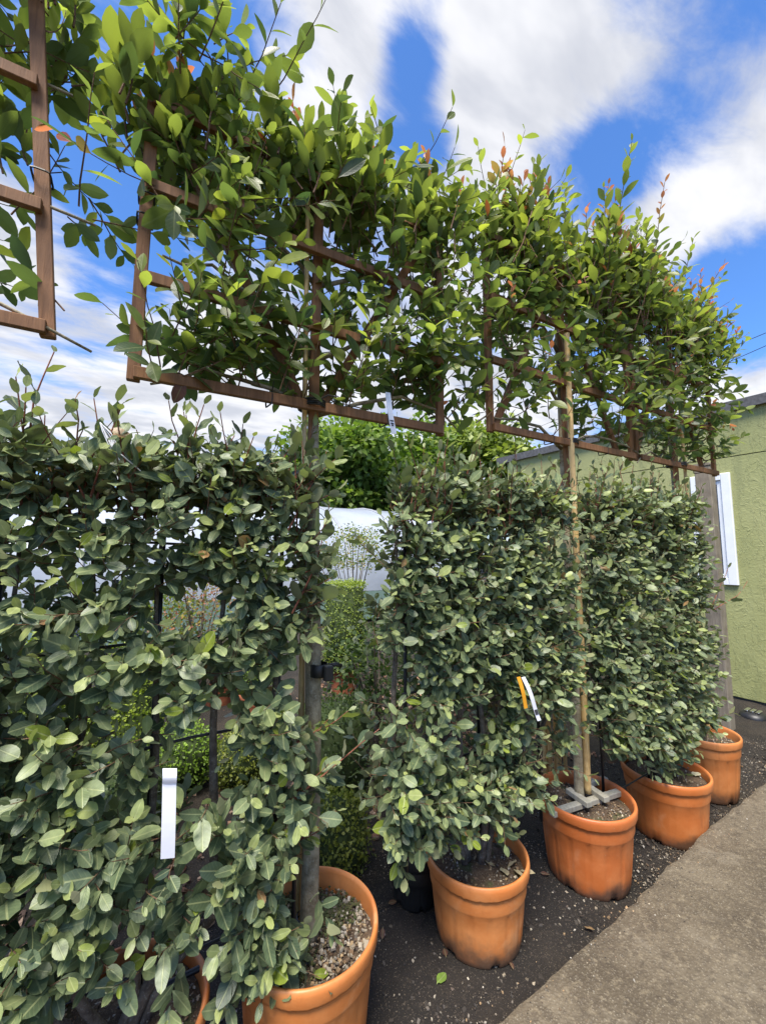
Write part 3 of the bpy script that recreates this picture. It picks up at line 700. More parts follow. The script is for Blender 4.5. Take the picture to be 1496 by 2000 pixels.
# ------------------------------------------------------------------ pleached trees on brown frames
def tree_col(yng):
    def fn(t, q):
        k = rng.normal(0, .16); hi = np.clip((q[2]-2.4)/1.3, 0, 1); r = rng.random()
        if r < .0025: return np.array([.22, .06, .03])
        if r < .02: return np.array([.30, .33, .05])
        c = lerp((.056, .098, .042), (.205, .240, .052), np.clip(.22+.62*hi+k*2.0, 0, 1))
        if t > .72 and rng.random() < .55: c = lerp(c, (.28, .32, .065), rng.uniform(.2, .9))
        return np.clip(c*(1+k*.7), .008, 1)
    return fn
def panel_pt(o, right, up, s, z): return o+right*s+up*z
def make_frame(label, BL, right, upv, w, h, rails, diag, wid=.036, th=.022, dx=None, stile=True):
    t = thing('trellis_frame', label, 'trellis', BL, 'brown frames carrying the raised crowns')
    nrm = unit(np.cross(right, upv))
    def bar(name, a, b_, off=0.0, ww=wid):
        bb = MB(); p0 = BL+right*a[0]+upv*a[1]+nrm*off; p1 = BL+right*b_[0]+upv*b_[1]+nrm*off
        bb.bar(p0, p1, ww, th, up=unit(np.cross(unit(p1-p0), nrm)) if True else UP); c = (p0+p1)/2
        return bb.build(name, M_FRAME, t, loc=tuple(c))
    bar('stile', (0, -.02), (0, h+.05)); bar('stile', (w, -.02), (w, h+.05))
    for z in rails: bar('rail', (0 if z > .01 else .0, z), (w, z), th*1.02)
    if stile: bar('centre_stile', (w/2, -.34), (w/2, h+.02), -th*1.04)
    if diag == 'V':
        bar('diagonal', (.07, h-.02), (w/2-.03, .01), -th*2.1); bar('diagonal', (w-.07, h-.02), (w/2+.03, .01), -th*2.1)
    elif diag == 'A':
        bar('diagonal', (.07, .02), (w/2-.03, h-.02), -th*2.1); bar('diagonal', (w-.07, .02), (w/2+.03, h-.02), -th*2.1)
    for s, z in ((0, h*.55), (0, h*.63), (w*.35, 0), (w, h*.4), (w*.75, 0), (0, h*.9)):
        c = BL+right*s+upv*z+nrm*.004; vert = s in (0, w)
        tb = MB(); a, b2 = (right, nrm) if vert else (upv, nrm); pts = []
        for k in range(17):
            th_ = k/16*2*math.pi; pts.append(c+a*(wid*.60)*max(-1, min(1, 1.35*math.cos(th_)))+b2*(.028)*max(-1, min(1, 1.35*math.sin(th_)))+(upv if vert else right)*.004*math.sin(th_))
        tb.tube(pts, .003, 5); e = pts[2]; tb.tube([e, e+b2*.02+a*.03], .002, 4); tb.build('cable_tie', M_TIE, t)
    return t
def make_tree(label, flabel, potxy, zsoil, BL, w, h, rails, diag, ctop, nsh, seed, yng=.15, lsize=.095, lean=0.0, trunkr=.029, tilt=0.0, trunk_top=None, thick=.14, dens=0.0, right=None, pf=.55, over=(.60, .60), lww=(.5, .9, 1.1, 1.2)):
    right = ROWD if right is None else right; upv = unit(UP+right*tilt); nrm = unit(np.cross(right, upv))   # towards the path
    make_frame(flabel, BL, right, upv, w, h, rails, diag)
    bx, by = potxy; mid = BL+right*(w/2)
    t = thing('pleached_tree', label, 'tree', (bx, by, zsoil), 'raised trees on frames')
    b = MB(); top = mid+upv*(h*.92)-nrm*.055; pts = []
    p0 = np.array([bx, by, zsoil-.03])
    for s in np.linspace(0, 1, 26):
        p = lerp(p0, top, s); pts.append(p+np.array([.006*math.sin(9*s+seed), .006*math.cos(7*s+seed), 0]))
    rad = np.interp(np.linspace(0, 1, 26), [0, .04, .5, .62, 1], [trunkr*1.25, trunkr*1.05, trunkr*.92, trunkr*.75, trunkr*.3])
    b.tube(pts, rad, 14); b.build('trunk', M_BARK, t, True)
    pts = np.array(pts)
    def trunk_at(z): return np.array([np.interp(z, pts[:, 2], pts[:, i]) for i in range(3)])
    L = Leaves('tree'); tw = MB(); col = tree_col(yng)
    lims = []; lw = np.repeat(np.array(lww), 2); lw = lw/lw.sum()
    for z in rails:
        for sgn in (-1, 1):
            q0 = trunk_at(BL[2]+z-.10 if z > .05 else BL[2]-.02); q1 = BL+right*(w/2+sgn*w*rng.uniform(.46, over[sgn > 0]))+upv*(z+rng.uniform(.0, .12))+nrm*rng.uniform(-.03, .03)
            pl = [q0]
            for s in np.linspace(.15, 1, 7): pl.append(lerp(q0, q1, s)+UP*(.10*math.sin(math.pi*s)-.04*s)+rng.normal(0, .012, 3))
            bb = MB(); bb.tube(pl, np.linspace(.010, .004, 8), 7); bb.build('limb', M_BARK, t, True); lims.append(np.array(pl))
    for i in range(nsh):
        l = lims[rng.choice(len(lims), p=lw)]; s = rng.uniform(.08, 1)*7; j = min(int(s), 6); p = l[j]+(l[j+1]-l[j])*(s-j)
        u = (p-BL) @ right
        front = rng.random() < pf; n = nrm if front else -nrm
        dd = n*abs(rng.normal(.2, .42))+right*rng.normal(0, .55)+UP*(rng.uniform(-.35, 1.0) if p[2] > BL[2]+.25 else rng.uniform(.1, 1.0))
        ln = rng.uniform(.16, .36)
        p = p+n*rng.uniform(0, .06)+UP*rng.uniform(-.06, .22)*(1 if p[2] > BL[2]+.2 else .6)
        if dens and fbm(np.array([[p[0]*4, p[2]*4, seed]]), seed)[0] < dens: continue
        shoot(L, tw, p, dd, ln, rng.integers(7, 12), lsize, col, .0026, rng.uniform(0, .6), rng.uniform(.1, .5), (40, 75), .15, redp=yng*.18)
    topn = int(nsh*.30)
    for i in range(topn):     # long upright shoots above the top rail
        u = rng.uniform(-.10, w+.10); zt = np.interp(u/w, [0, .5, 1], ctop)
        p = BL+right*u+upv*(h-rng.uniform(.05, .25))+nrm*rng.uniform(-thick, thick)
        need = zt-p[2]; ln = max(.15, need*rng.uniform(.55, 1.03))
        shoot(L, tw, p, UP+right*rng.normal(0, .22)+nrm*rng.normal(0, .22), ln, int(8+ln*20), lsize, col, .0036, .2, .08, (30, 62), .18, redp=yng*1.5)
    tw.build('twigs', M_TWIG, t, kind='stuff')
    return t, L, col
def rowtilt(px0, px1): return 0
F1 = atrow(262, 722); F1[2] = 2.19
t1, LT1, ct1 = make_tree('raised evergreen tree with bare trunk rising from the pebble topped pot', 'brown trellis frame with V diagonals carrying the crown above the pebble topped pot', (.610, 1.375), .375, F1, 1.17, .92, (0.0, .31, .62, .92), 'V', (3.36, 3.30, 3.42), 300, 31, .08, .086, tilt=.01, over=(.47, .66), lww=(1.35, 1.2, 1.05, 1.0))
LT1.finish(t1, M_TLEAF)
F2 = atrow(957, 836); F2[2] = 2.255
t2, LT2, ct2 = make_tree('raised evergreen tree with cane stake growing from the muddy pot', 'brown trellis frame with A diagonals above the battened muddy pot', (2.085, 1.335), .35, F2, 1.22, 1.0, (0.0, .34, .67, 1.0), 'A', (3.62, 3.80, 3.88), 310, 32, .30, .080, trunkr=.022)
LT2.finish(t2, M_TLEAF)
F3 = atrow(1243, 893); F3[2] = 2.26
t3, LT3, ct3 = make_tree('raised evergreen tree with red tips nearest the green shed', 'brown trellis frame whose lower rail ends in front of the timber post', (3.585, 1.335), .325, F3, 1.08, 1.0, (0.0, .34, .67, 1.0), 'A', (3.82, 3.70, 3.40), 290, 33, .36, .078)
LT3.finish(t3, M_TLEAF)
# the tree whose trunk stands out of view to the left
q = atrow(97, 612); F0 = q-ROWD*1.2; F0[2] = 2.27
t0, LT0, ct0 = make_tree('raised evergreen tree whose frame end and sparse leaves hang over the largest screen', 'brown trellis frame end standing clear of the crown above the largest screen', (-.75, 1.46), .375, F0, 1.2, 1.12, (0.0, .35, .72, 1.10), None, (3.5, 3.5, 3.45), 170, 34, .06, .088, tilt=-.09, thick=.10, pf=.10, over=(.50, .63))
LT0.finish(t0, M_TLEAF)

# ------------------------------------------------------------------ canes
def make_cane(label, p0, p1, r, seed, group='canes tied to the raised trees'):
    t = thing('bamboo_cane', label, 'cane', tuple(p0), group); p0, p1 = np.asarray(p0, float), np.asarray(p1, float); n = 60; L = np.linalg.norm(p1-p0)
    rr = np.random.default_rng(seed); nodes = np.cumsum(rr.uniform(.17, .26, 16)); pts = []; rad = []
    for s in np.linspace(0, 1, 90):
        q = lerp(p0, p1, s); q = q+np.array([.004*math.sin(5*s+seed), .004*math.cos(4*s+seed), 0]); pts.append(q)
        dn = np.abs(nodes-s*L).min(); rad.append(r*(1-.2*s)*(1+.13*math.exp(-(dn/.012)**2)))
    b = MB(); b.tube(pts, rad, 10); b.build('culm', M_CANE, t, True); return t
off = ROWN*.036
make_cane('bamboo cane tied along the bare trunk of the pebble topped pot', np.array([.590, 1.44, .39]), panel_pt(F1, ROWD, UP, .548, .98)-ROWN*.02, .011, 1)
make_cane('thick pale bamboo cane rising from the wooden battens', atz(1146, 1548, .40), panel_pt(F2, ROWD, UP, .56, .62)+off*1.3, .0180, 2)
make_cane('yellow bamboo cane standing in the orange pot closest to the timber post', atz(1381, 1432, .34), panel_pt(F3, ROWD, UP, .53, .70)+off*1.0, .0125, 3)

# ------------------------------------------------------------------ ties, straps, hoses
def wrap(b, c, a, b2, ax, ra, rb, turns=3, r=.003, pitch=.006):
    pts = []
    for k in range(int(turns*18)+1):
        th = k/18*2*math.pi; pts.append(c+a*ra*math.cos(th)+b2*rb*math.sin(th)+ax*pitch*(k/18-turns/2))
    b.tube(pts, r, 6)
for Fk, lab, w in ((F1, 'black twine wrapped round trunk, cane and bottom rail above the pebble topped pot', 1.17), (F2, 'black twine knotted round cane and bottom rail above the muddy pot', 1.22), (F3, 'black twine round cane and bottom rail in front of the timber post', 1.08)):
    c = Fk+ROWD*(w/2-.01)-ROWN*.012+UP*.012; b = MB(); wrap(b, c, ROWD, ROWN, UP, .050, .062, 4, .0035, .007)
    b.tube([c+ROWN*.06, c+ROWN*.085+ROWD*.03+UP*.02, c+ROWN*.09+ROWD*.06+UP*.015], .003, 5)
    b.build('twine_wrap', M_TIE, None, loc=tuple(c), label=lab, category='twine', group='twine holding the frames to the trees')
p = atrow(622, 1306); p[1] = rowY(p[0])
t = thing('tree_tie', 'black rubber strap and buckle round the bare trunk half way up', 'tree tie', tuple(p))
b = MB(); b.lathe([(.029, -.022), (.032, -.02), (.032, .02), (.029, .022)], 20, (p[0]-.003, p[1]-.012, p[2])); b.build('strap', M_TIE, t, True)
b = MB(); b.box((p[0]+.012, p[1]-.055, p[2]-.004), (.034, .022, .05), None, .004); b.build('buckle', M_TIE, t)
b = MB(); b.tube([(p[0]+.03, p[1]-.03, p[2]+.012), (p[0]+.05, p[1]-.035, p[2]+.016), (p[0]+.075, p[1]-.03, p[2]+.006)], .008, 6); b.build('strap_end', M_TIE, t, True)
b = MB(); q2 = (.607, 1.402, .43); b.lathe([(.029, -.008), (.035, -.006), (.035, .006), (.029, .008)], 18, q2)
b.build('rubber_band', M_TIE, None, True, loc=q2, label='black band round the trunk foot just above the mossy pebbles', category='band')
def hose(pts, r, label):
    P = np.array(pts, float); k = len(P); tt = np.linspace(0, k-1, k*8); Q = np.stack([np.interp(tt, range(k), P[:, i]) for i in range(3)], 1)
    for _ in range(6): Q[1:-1] = (Q[:-2]+2*Q[1:-1]+Q[2:])/4
    b = MB(); b.tube(Q, r, 8); return b.build('irrigation_hose', M_BLACK, None, True, loc=tuple(Q[0]), label=label, category='hose', group='black irrigation hoses')
cB = POTS['B']; e0 = atz(545, 1838, cB[2]+.035); e1 = atz(465, 1868, .455); e2 = atz(400, 1885, .40)
hose([e0, e1, e2, e2+np.array([-.25, .02, -.02])], .0085, 'black hose entering the pebble topped pot over its rim')
v0 = atz(572, 1860, cB[2]+.01); hose([v0-UP*.02, v0+UP*.25, v0+UP*.55+ROWD*.004], .0075, 'black upright tube standing in the pebble topped pot')
g = [atrow(1172, 1440, -.05), atrow(1178, 1475, -.06), atrow(1190, 1490, -.07), atz(1212, 1478, .37), atz(1240, 1470, .345), atz(1252, 1490, .30)]
hose(g, .0085, 'black hose looping down and into the low wide pot')

# ------------------------------------------------------------------ labels
def ribbon(name, pts, width, wdir, mat, parent=None, th=.0012, **k):
    P = np.array(pts, float); b = MB(); T = np.gradient(P, axis=0); wd = unit(wdir); vs = []
    for p, t_ in zip(P, T):
        n_ = unit(np.cross(t_, wd))
        for sx_, sn in ((-1, -1), (1, -1), (1, 1), (-1, 1)): vs.append(p+wd*width/2*sx_+n_*th/2*sn)
    m = len(P); f = [(i*4+j, i*4+(j+1) % 4, i*4+4+(j+1) % 4, i*4+4+j) for i in range(m-1) for j in range(4)]+[(3, 2, 1, 0), tuple(range(4*m-4, 4*m))]
    b.add(vs, f); return b.build(name, mat, parent, **k)
a0, a1 = atrow(332, 1499, -.20), atrow(328, 1676, -.20); wd = atrow(345, 1499, -.20)-atrow(318, 1499, -.20)
t = thing('plant_label', 'long blank white strip label hanging vertically among the lowest stems', 'label', tuple(a0))
q = [lerp(a0, a1, s)+ROWN*(.006*math.sin(3*s)) for s in np.linspace(.12, 1, 12)]; ribbon('strip', q, np.linalg.norm(wd), wd, M_LABEL, t)
q = [lerp(a0, a1, s)+ROWN*(.005+.006*math.sin(math.pi*s/.17)) for s in np.linspace(0, .17, 8)]; ribbon('folded_loop', q, np.linalg.norm(wd)*1.02, wd, M_LABEL, t)
a0, a1 = atrow(1014, 1325, -.22), atrow(1040, 1402, -.24); wd = ROWD
t = thing('plant_label', 'orange and white tag hanging on the middle leafy screen', 'label', tuple(a0))
o0, o1 = atrow(1012, 1322, -.22), atrow(1028, 1384, -.23)
ribbon('orange_strip', [lerp(o0, o1, s)+ROWN*.004*math.sin(4*s) for s in np.linspace(0, 1, 9)], .020, wd, M_ORANGE, t)
w0, w1 = atrow(1020, 1322, -.222), atrow(1054, 1408, -.24)
wl = ribbon('white_strip', [lerp(w0, w1, s)+ROWN*(.006*math.sin(5*s)+.003) for s in np.linspace(0, 1, 11)], .021, wd, M_LABEL, t)
m0, m1 = lerp(w0, w1, .74), lerp(w0, w1, .86); ribbon('printed_mark', [lerp(m0, m1, s)+ROWN*(.0095+.006*math.sin(5*(.74+.12*s))-.0045) for s in np.linspace(0, 1, 5)], .017, wd, M_INK, t, .0005)
a0, a1 = atrow(752, 770, -.03), atrow(765, 850, -.05)
t = thing('plant_label', 'curled white printed label looped over the bottom rail', 'label', tuple(a0))
ribbon('strip', [lerp(a0, a1, s)+ROWN*(.012*math.sin(3.2*s)+.022)-ROWD*.012*math.sin(3*s) for s in np.linspace(0, 1, 14)], .022, ROWD+ROWN*.15, M_LABEL, t)
for k, s0 in enumerate((.70, .76, .80)):
    ribbon('printed_line', [lerp(a0, a1, s)+ROWN*(.012*math.sin(3.2*s)+.0235)-ROWD*.012*math.sin(3*s) for s in np.linspace(s0, s0+.03, 3)], .016-.003*k, ROWD+ROWN*.15, M_INK, t, .0006)
a0, a1 = atrow(1124, 1240, .05), atrow(1134, 1285, .05)
ribbon('plant_label', [lerp(a0, a1, s)+ROWN*.006*math.sin(4*s) for s in np.linspace(0, 1, 8)], .022, ROWD+UP*.2, M_BLUE, None, loc=tuple(a0), label='bright blue tag showing in the gap beside the thick pale cane', category='label')
# frayed twine on the biggest screen
b = MB(); a0 = atrow(196, 825, -.16)
for k in range(9):
    e = atrow(225+rng.normal(0, 6), 885+rng.normal(0, 6), -.17); mm = lerp(a0, e, .5)+rng.normal(0, .006, 3); b.tube([a0, mm, e], .0011, 4)
e = atrow(222, 878, -.17); b.tube([e, atrow(240, 890, -.17), atrow(275, 920, -.14)], .0016, 4)
b.build('twine', M_STRING, None, loc=tuple(a0), label='frayed white twine caught in the top of the largest screen', category='twine')
# dead leaf dangling under the rail, litter on the ground
def single_leaf(pos, d_, n_, sc, col, label, kind='tree', name='fallen_leaf', cat='leaf', group=None):
    o = bpy.data.objects.new(name, leaf_mesh(kind, rng.integers(0, 12), M_TLEAF if kind == 'tree' else M_HLEAF)); COL.objects.link(o)
    D = unit(d_); N = np.asarray(n_, float); N = unit(N-D*(N@D)); Y_ = np.cross(N, D); A = np.eye(4)
    A[:3, 0] = D*sc; A[:3, 1] = Y_*sc; A[:3, 2] = N*sc; A[:3, 3] = pos; o.matrix_world = Matrix(A.tolist()); o.color = (*col, 1)
    o['label'] = label; o['category'] = cat
    if group: o['group'] = group
    return o
pd = atrow(362, 741, -.03); single_leaf(pd, (-.35, .0, -1), ROWN, .085, (.10, .035, .02), 'dark dead leaf dangling below the bottom rail', name='dead_leaf')
g = atz(853, 1921, .067); single_leaf(g, (1, .2, .02), UP, .055, (.16, .26, .04), 'bright green leaf lying on the dark soil before the pots', kind='hedge')
g = atz(1375, 1495, .31)
single_leaf(atz(1350, 1514, .303), (1, -.3, .05), UP, .07, (.62, .60, .42), 'pale cream dead leaf on the bare brown soil', kind='hedge')
for k in range(26):
    x, y = rng.uniform(1.0, 4.2), rng.uniform(1.13, 1.75); a = rng.uniform(0, 6.28)
    single_leaf((x, y, soilz(x)+.012), (math.cos(a), math.sin(a), .05), UP+rng.normal(0, .2, 3), rng.uniform(.025, .05), tuple(np.array([(.20, .09, .04), (.28, .17, .08), (.14, .06, .04)][k % 3])*rng.uniform(.7, 1.2)), 'small brown dried leaf lying on the soil between pots and path', 'hedge', group='dried leaves on the soil')
for k in range(5):
    a = rng.uniform(0, 6.28); x = 1.376+.15*math.cos(-.3+.5*k); y = 1.372+.15*math.sin(-.9+.3*k)
    single_leaf((1.42+.018*k, 1.31-.018*k, POTS['C'][2]+.016), (math.cos(a), math.sin(a), .2), UP+rng.normal(0, .3, 3), .06, (.48, .42, .28), 'pale dried leaf on the soil inside the clean orange pot', 'hedge', group='pale dried leaves in the clean orange pot')

# ------------------------------------------------------------------ nursery stock behind the row
def box_plant(name, label, pos, shape, w, h, stem=0.0, n=2200, col=((.05, .10, .012), (.16, .25, .03)), ls=.020, pot=None, seed=0, group='clipped box plants behind the screens', cat='shrub'):
    r = np.random.default_rng(seed+500); x0, y0, z0 = pos
    t = thing(name, label, cat, (x0, y0, z0), group)
    L = Leaves('box'); zc_ = z0+stem+h/2
    core = MB()
    if shape == 'ball':
        prof = [(max(.001, w/2*.86*math.sin(a)), zc_-h/2*.86*math.cos(a)) for a in np.linspace(.02, math.pi-.02, 9)]
        def samp():
            q = unit(r.normal(size=3)); return np.array([x0, y0, zc_])+q*np.array([w/2, w/2, h/2]), q
    elif shape == 'cone':
        prof = [(max(.001, w/2*.9*(1-s)**.8), z0+stem+h*s*.96) for s in np.linspace(0, 1, 8)]
        def samp():
            s = 1-math.sqrt(r.random()); a = r.uniform(0, 6.28); rr = w/2*(1-s)**.8; q = np.array([math.cos(a), math.sin(a), .4]); return np.array([x0+rr*math.cos(a), y0+rr*math.sin(a), z0+stem+h*s]), unit(q)
    else:
        prof = [(.001, z0+stem+.02), (w/2*.9, z0+stem+.02), (w/2*.92, zc_), (w/2*.9, z0+stem+h*.93), (.001, z0+stem+h*.95)]
        def samp():
            a = r.uniform(0, 6.28); s = r.random()
            if s < .22: rr = w/2*math.sqrt(r.random()); return np.array([x0+rr*math.cos(a), y0+rr*math.sin(a), z0+stem+h]), UP
            return np.array([x0+w/2*math.cos(a), y0+w/2*math.sin(a), z0+stem+h*r.random()]), np.array([math.cos(a), math.sin(a), .1])
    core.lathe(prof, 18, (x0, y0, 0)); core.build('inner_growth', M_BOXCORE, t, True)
    if stem > .05:
        b = MB(); b.tube([(x0, y0, z0-.02), (x0+.01, y0, z0+stem*.5), (x0, y0, z0+stem+h*.3)], [.02, .017, .014], 8); b.build('stem', M_STEM, t, True)
    for k in range(n):
        q, nn = samp(); q = q+nn*r.normal(-.012, .014)*(1+w); dd = nn*r.uniform(.2, 1)+r.normal(0, .6, 3)+UP*.2
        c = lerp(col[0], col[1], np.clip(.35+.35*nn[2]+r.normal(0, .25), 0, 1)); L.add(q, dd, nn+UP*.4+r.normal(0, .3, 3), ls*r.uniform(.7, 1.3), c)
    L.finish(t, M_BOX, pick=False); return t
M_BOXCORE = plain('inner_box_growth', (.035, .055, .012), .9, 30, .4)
def gpot(px, py, D, label, hgt=None, mat=None, z=0.0, seed=1):
    g = atz(px, py, z); hgt = hgt or D*.8
    make_pot(g[0], g[1], z+hgt, D, z, label, (1, 1, 1), .03, M_PSOIL, mat=mat or M_TERRA, flutes=6, group='terracotta pots behind the screens', seed=seed); return g[0], g[1], z+hgt-.03
g = gpot(672, 1352, .34, 'terracotta pot holding the tall clipped box column', .30, seed=11)
box_plant('box_column', 'tall clipped box column in terracotta pot behind the bare trunk', g, 'column', .50, 1.02, 0.0, 7000, ((.11, .17, .018), (.32, .40, .05)), .022, seed=1)
g = gpot(492, 1400, .34, 'terracotta pot with round box bush seen through the largest screen', .26, seed=12)
box_plant('box_ball', 'round box bush in terracotta pot seen through the largest screen', g, 'ball', .42, .40, 0.0, 2600, seed=2)
g = gpot(425, 1382, .36, 'terracotta pot with dark leafy box dome seen through the largest screen', .30, seed=13)
box_plant('box_ball', 'dark leafy box dome in terracotta pot behind thin grey stems', g, 'ball', .40, .42, 0.0, 2600, ((.03, .06, .012), (.09, .15, .02)), seed=3)
for k, (px, py, w, h, c, lab) in enumerate((
   (655, 1718, .34, .42, 1, 'yellowish box ball behind the pebble topped pot'), (352, 1545, .46, .46, 2, 'bright green box ball behind the white strip label'),
   (470, 1535, .42, .40, 1, 'box ball behind the bent grey stems of the largest screen'), (650, 1560, .50, .60, 0, 'dark clipped box block behind the bare trunk'),
   (250, 1640, .46, .46, 0, 'dark box ball low behind the largest screen'), (130, 1500, .55, .60, 2, 'bright box dome behind the thickest leafy part of the largest screen'),
   (20, 1560, .50, .55, 1, 'box dome half cut off beside the largest screen'))):
    g = atz(px, py, .03); cols = [((.03, .06, .012), (.085, .14, .025)), ((.09, .12, .014), (.28, .31, .04)), ((.09, .17, .014), (.27, .42, .04))][c]
    box_plant('box_ball', lab, (g[0], g[1], .02), 'ball' if c or k != 3 else 'column', w, h, 0.0, 3000, cols, .020, seed=20+k)
for k, (px, py, d_, w, h, lab) in enumerate(((75, 1300, 3.4, .62, 1.15, 'yellow green box cone behind the largest screen'), (255, 1330, 3.8, .60, 1.0, 'leafy box cone behind the thin grey stems'), (0, 1330, 3.0, .6, 1.0, 'box cone at the far end behind the largest screen'))):
    g = aty(px, py, d_); box_plant('box_cone', lab, (g[0], g[1], .0), 'cone', w, h, 0.12, 4500, ((.10, .17, .014), (.34, .42, .04)), .024, seed=40+k)
# loose shrubs further back
def loose_shrub(name, label, pos, w, h, n, pal, ls, seed, cat='shrub', group='loose shrubs behind the screens', kind='far', layers=None):
    r = np.random.default_rng(seed+900); x0, y0, z0 = pos; t = thing(name, label, cat, pos, group); L = Leaves(kind); st = MB()
    tips = []
    for k in range(14):
        a = r.uniform(0, 6.28); rr = w/2*math.sqrt(r.random()); zz = z0+h*r.uniform(.45, 1) if layers is None else z0+h*layers[k % len(layers)]
        e = np.array([x0+rr*math.cos(a), y0+rr*math.sin(a), zz]); st.tube([(x0, y0, z0-.02), (x0+(e[0]-x0)*.4, y0+(e[1]-y0)*.4, z0+(zz-z0)*.6), e], [.014, .009, .004], 5); tips.append(e)
    st.build('stems', M_STEM, t, kind='stuff'); tips = np.array(tips)
    for k in range(n):
        e = tips[r.integers(len(tips))]; q = e+r.normal(0, 1, 3)*np.array([w*.14, w*.14, h*(.10 if layers is None else .035)]); c = np.array(pal[r.integers(len(pal))])*r.uniform(.7, 1.25)
        L.add(q, r.normal(0, 1, 3)+UP*.3, UP+r.normal(0, .5, 3), ls*r.uniform(.7, 1.3), c)
    L.finish(t, M_FAR, pick=False); return t
YG = [(.16, .22, .03), (.24, .27, .05), (.10, .16, .025), (.30, .24, .08)]
g = aty(690, 1200, 5.6); loose_shrub('cloud_shrub', 'flat layered golden shrub in front of the white tunnel', (g[0], g[1], 0), 1.3, 1.95, 2600, YG, .035, 1, layers=(.78, .86, .93, .99))
g = aty(390, 1250, 4.6); loose_shrub('acer_shrub', 'pink and gold leaved shrub glimpsed through the largest screen', (g[0], g[1], 0), .9, 1.55, 1500, [(.30, .12, .07), (.30, .24, .05), (.16, .20, .03), (.26, .16, .09)], .032, 2)
g = aty(250, 1250, 5.0); loose_shrub('green_shrub', 'fresh green shrub glimpsed through the largest screen', (g[0], g[1], 0), 1.1, 1.45, 1800, YG[:3], .04, 3)
DK = [(.03, .055, .015), (.05, .085, .02), (.08, .12, .03)]
for k, (x, y, h) in enumerate(((1.75, 2.75, 1.05), (2.5, 2.9, 1.2), (3.3, 3.0, 1.0), (4.1, 3.0, 1.15), (4.7, 3.6, 1.2))):
    loose_shrub('dark_shrub', ['dark shrub behind the right half of the middle screen', 'dark shrub behind the thick pale cane', 'dark shrub behind the left half of the screen by the post', 'dark shrub behind the right half of the screen by the post', 'dark shrub between the timber post and green shed'][k], (x, y, 0), .9, h, 1500, DK, .045, 10+k)
for k, (px, lab) in enumerate(((1066, 'left'), (1074, ''), (1083, ''), (1091, ''), (1060, ''), (1100, ''))):
    p0 = atrow(px, 1420, .45); p0[2] = .02; p1 = p0+np.array([rng.normal(0, .02), rng.normal(0, .02), 1.75]); make_cane('upright spare cane in the bundle behind the gap between two screens', p0, p1, .012, 60+k, 'spare canes standing behind the screens')

# ------------------------------------------------------------------ polytunnel
def tunnel(label, x0, x1, y0, y1, hz, bays, seed=0):
    t = thing('polytunnel', label, 'polytunnel', ((x0+x1)/2, (y0+y1)/2, 0), 'white polytunnels beyond the plants'); yc = (y0+y1)/2; hw = (y1-y0)/2
    prof = [(y0, .75)]+[(yc-hw*math.cos(a), .75+(hz-.75)*math.sin(a)**.85) for a in np.linspace(.12, math.pi-.12, 17)]+[(y1, .75)]
    xs_ = np.linspace(x0, x1, bays+1); m = len(prof)
    for i in range(bays):
        b = MB(); v = []
        for s in np.linspace(.01, .99, 5):
            sag = .025*math.sin(math.pi*s)
            for (y, z) in prof: v.append((lerp(xs_[i], xs_[i+1], s), y+(yc-y)*sag*.3, z-sag*.6))
        b.add(v, [(r*m+j, (r+1)*m+j, (r+1)*m+j+1, r*m+j+1) for r in range(4) for j in range(m-1)]); b.build('sheet_panel', M_POLY, t, True)
        b = MB(); b.box(((xs_[i]+xs_[i+1])/2, y0+.01, .40), (xs_[i+1]-xs_[i]-.05, .01, .66)); b.build('vent_netting', M_NET, t)
    for x in xs_:
        b = MB(); b.tube([(x, y0, 0)]+[(x, y, z+.012) for y, z in prof]+[(x, y1, 0)], .03, 6); b.build('hoop', M_HOOP, t, True)
    for xe in (x0, x1):
        b = MB(); v = [(xe, y, z-.02) for y, z in prof]+[(xe, y1, 0), (xe, y0, 0)]; b.add(v, [tuple(range(len(v)))]); b.build('end_sheet', M_POLY, t)
tunnel('long white polytunnel with grey hoops beyond the box plants', -16, 8.2, 8.6, 14.6, 3.05, 14)
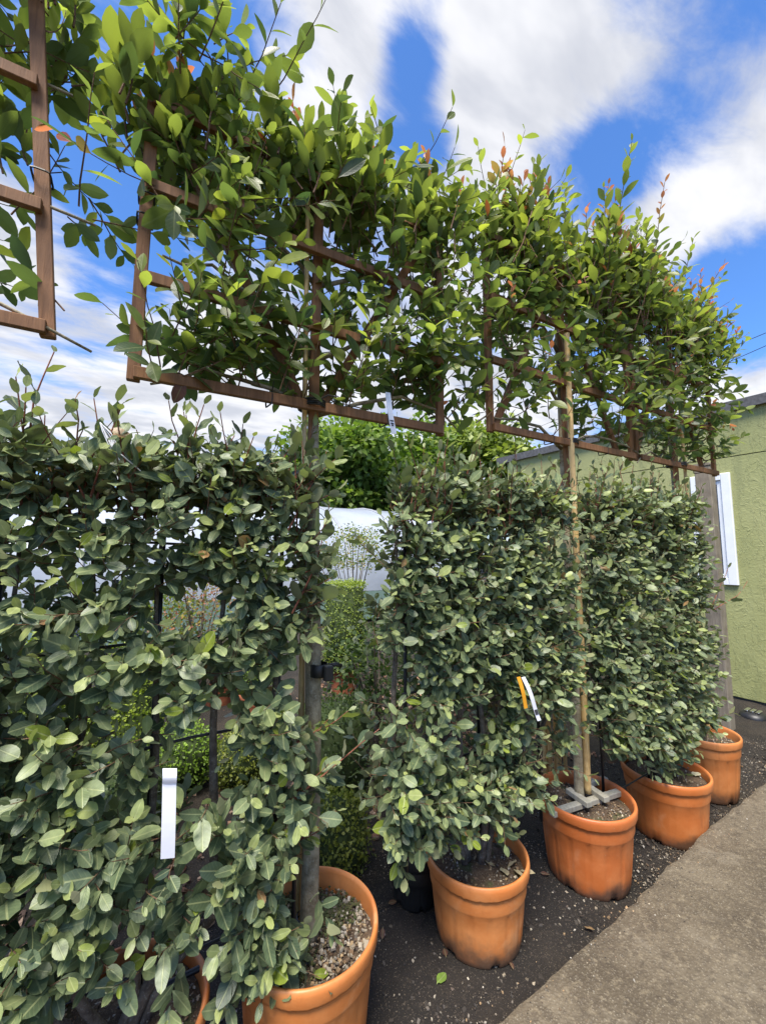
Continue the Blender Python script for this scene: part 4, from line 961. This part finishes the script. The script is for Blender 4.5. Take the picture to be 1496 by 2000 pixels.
# ------------------------------------------------------------------ distant trees and wires
def far_tree(label, pos, h, w, n, pal, seed, ls=.42, low=.22):
    r = np.random.default_rng(seed); x0, y0, z0 = pos; t = thing('broadleaf_tree', label, 'tree', pos, 'broadleaf trees on the skyline'); b = MB()
    b.tube([(x0, y0, -.3), (x0+.1, y0, h*.25), (x0, y0+.1, h*.6)], [w*.045, w*.035, w*.015], 10); b.build('trunk', M_BARK, t, True)
    L = Leaves('far'); cl = []
    for k in range(60):
        q = unit(r.normal(size=3)); rr = r.uniform(.45, 1)**.6; cl.append((np.array([x0, y0, z0+h*(.5+low/2)])+q*rr*np.array([w/2, w/2, h*(1-low)/2])*.88, r.uniform(.09, .17)*w))
    lb = MB()
    for c, rad in cl[:26]: lb.tube([(x0, y0, h*.28), lerp((x0, y0, h*.45), c, .5), c], [w*.015, w*.009, w*.003], 5)
    lb.build('limbs', M_BARK, t, kind='stuff')
    per = n//len(cl)
    for c, rad in cl:
        tone = r.normal(0, .16)
        for k in range(per):
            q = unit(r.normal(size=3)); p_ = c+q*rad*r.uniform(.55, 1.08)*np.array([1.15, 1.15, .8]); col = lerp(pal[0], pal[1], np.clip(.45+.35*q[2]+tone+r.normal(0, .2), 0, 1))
            L.add(p_, q+r.normal(0, .7, 3), UP*.8+q+r.normal(0, .4, 3), ls*r.uniform(.6, 1.3), col)
    L.finish(t, M_FAR, pick=False, name='crown')
p = aty(715, 1000, 20); far_tree('dark green broadleaf tree standing behind the white tunnel', (p[0], 20, 0), 10.1, 9.5, 15000, ((.06, .12, .015), (.20, .29, .04)), 5, .36)
p = aty(600, 1000, 24); far_tree('smaller green tree beside the dark green broadleaf tree', (p[0], 24, 0), 8.2, 7.0, 9000, ((.06, .12, .015), (.20, .29, .04)), 6, .38)
p = aty(925, 1000, 24); far_tree('yellow green tree on the skyline left of the shed roof', (p[0], 24, 0), 12.4, 11.5, 15000, ((.11, .17, .025), (.30, .36, .06)), 7, .44)
p = aty(830, 1000, 30); far_tree('yellow green tree further off between two skyline trees', (p[0], 30, 0), 12.6, 9.0, 9000, ((.08, .13, .02), (.21, .27, .045)), 8, .48)
p = aty(100, 1000, 40); far_tree('low tree far behind the left end of the tunnel', (p[0], 40, 0), 4.6, 8, 4000, ((.05, .09, .02), (.14, .2, .04)), 9, .5)
for k, (pa, pb_) in enumerate((((1500, 648), (965, 870)), ((1500, 673), (1000, 893)))):
    A = CAM+ray(*pa)*16; B_ = CAM+ray(*pb_)*40; A2 = A+(A-B_)*1.5; B2 = B_+(B_-A)*1.0; b = MB(); b.tube([lerp(A2, B2, s) for s in np.linspace(0, 1, 12)], .014, 5)
    b.build('power_cable', M_CABLE, None, loc=tuple((A+B_)/2), label=['upper dark overhead cable crossing the cloudy sky above the shed', 'lower dark overhead cable crossing the cloudy sky above the shed'][k], category='cable')
for o in bpy.data.objects:
    if '_base' in o: del o['_base']
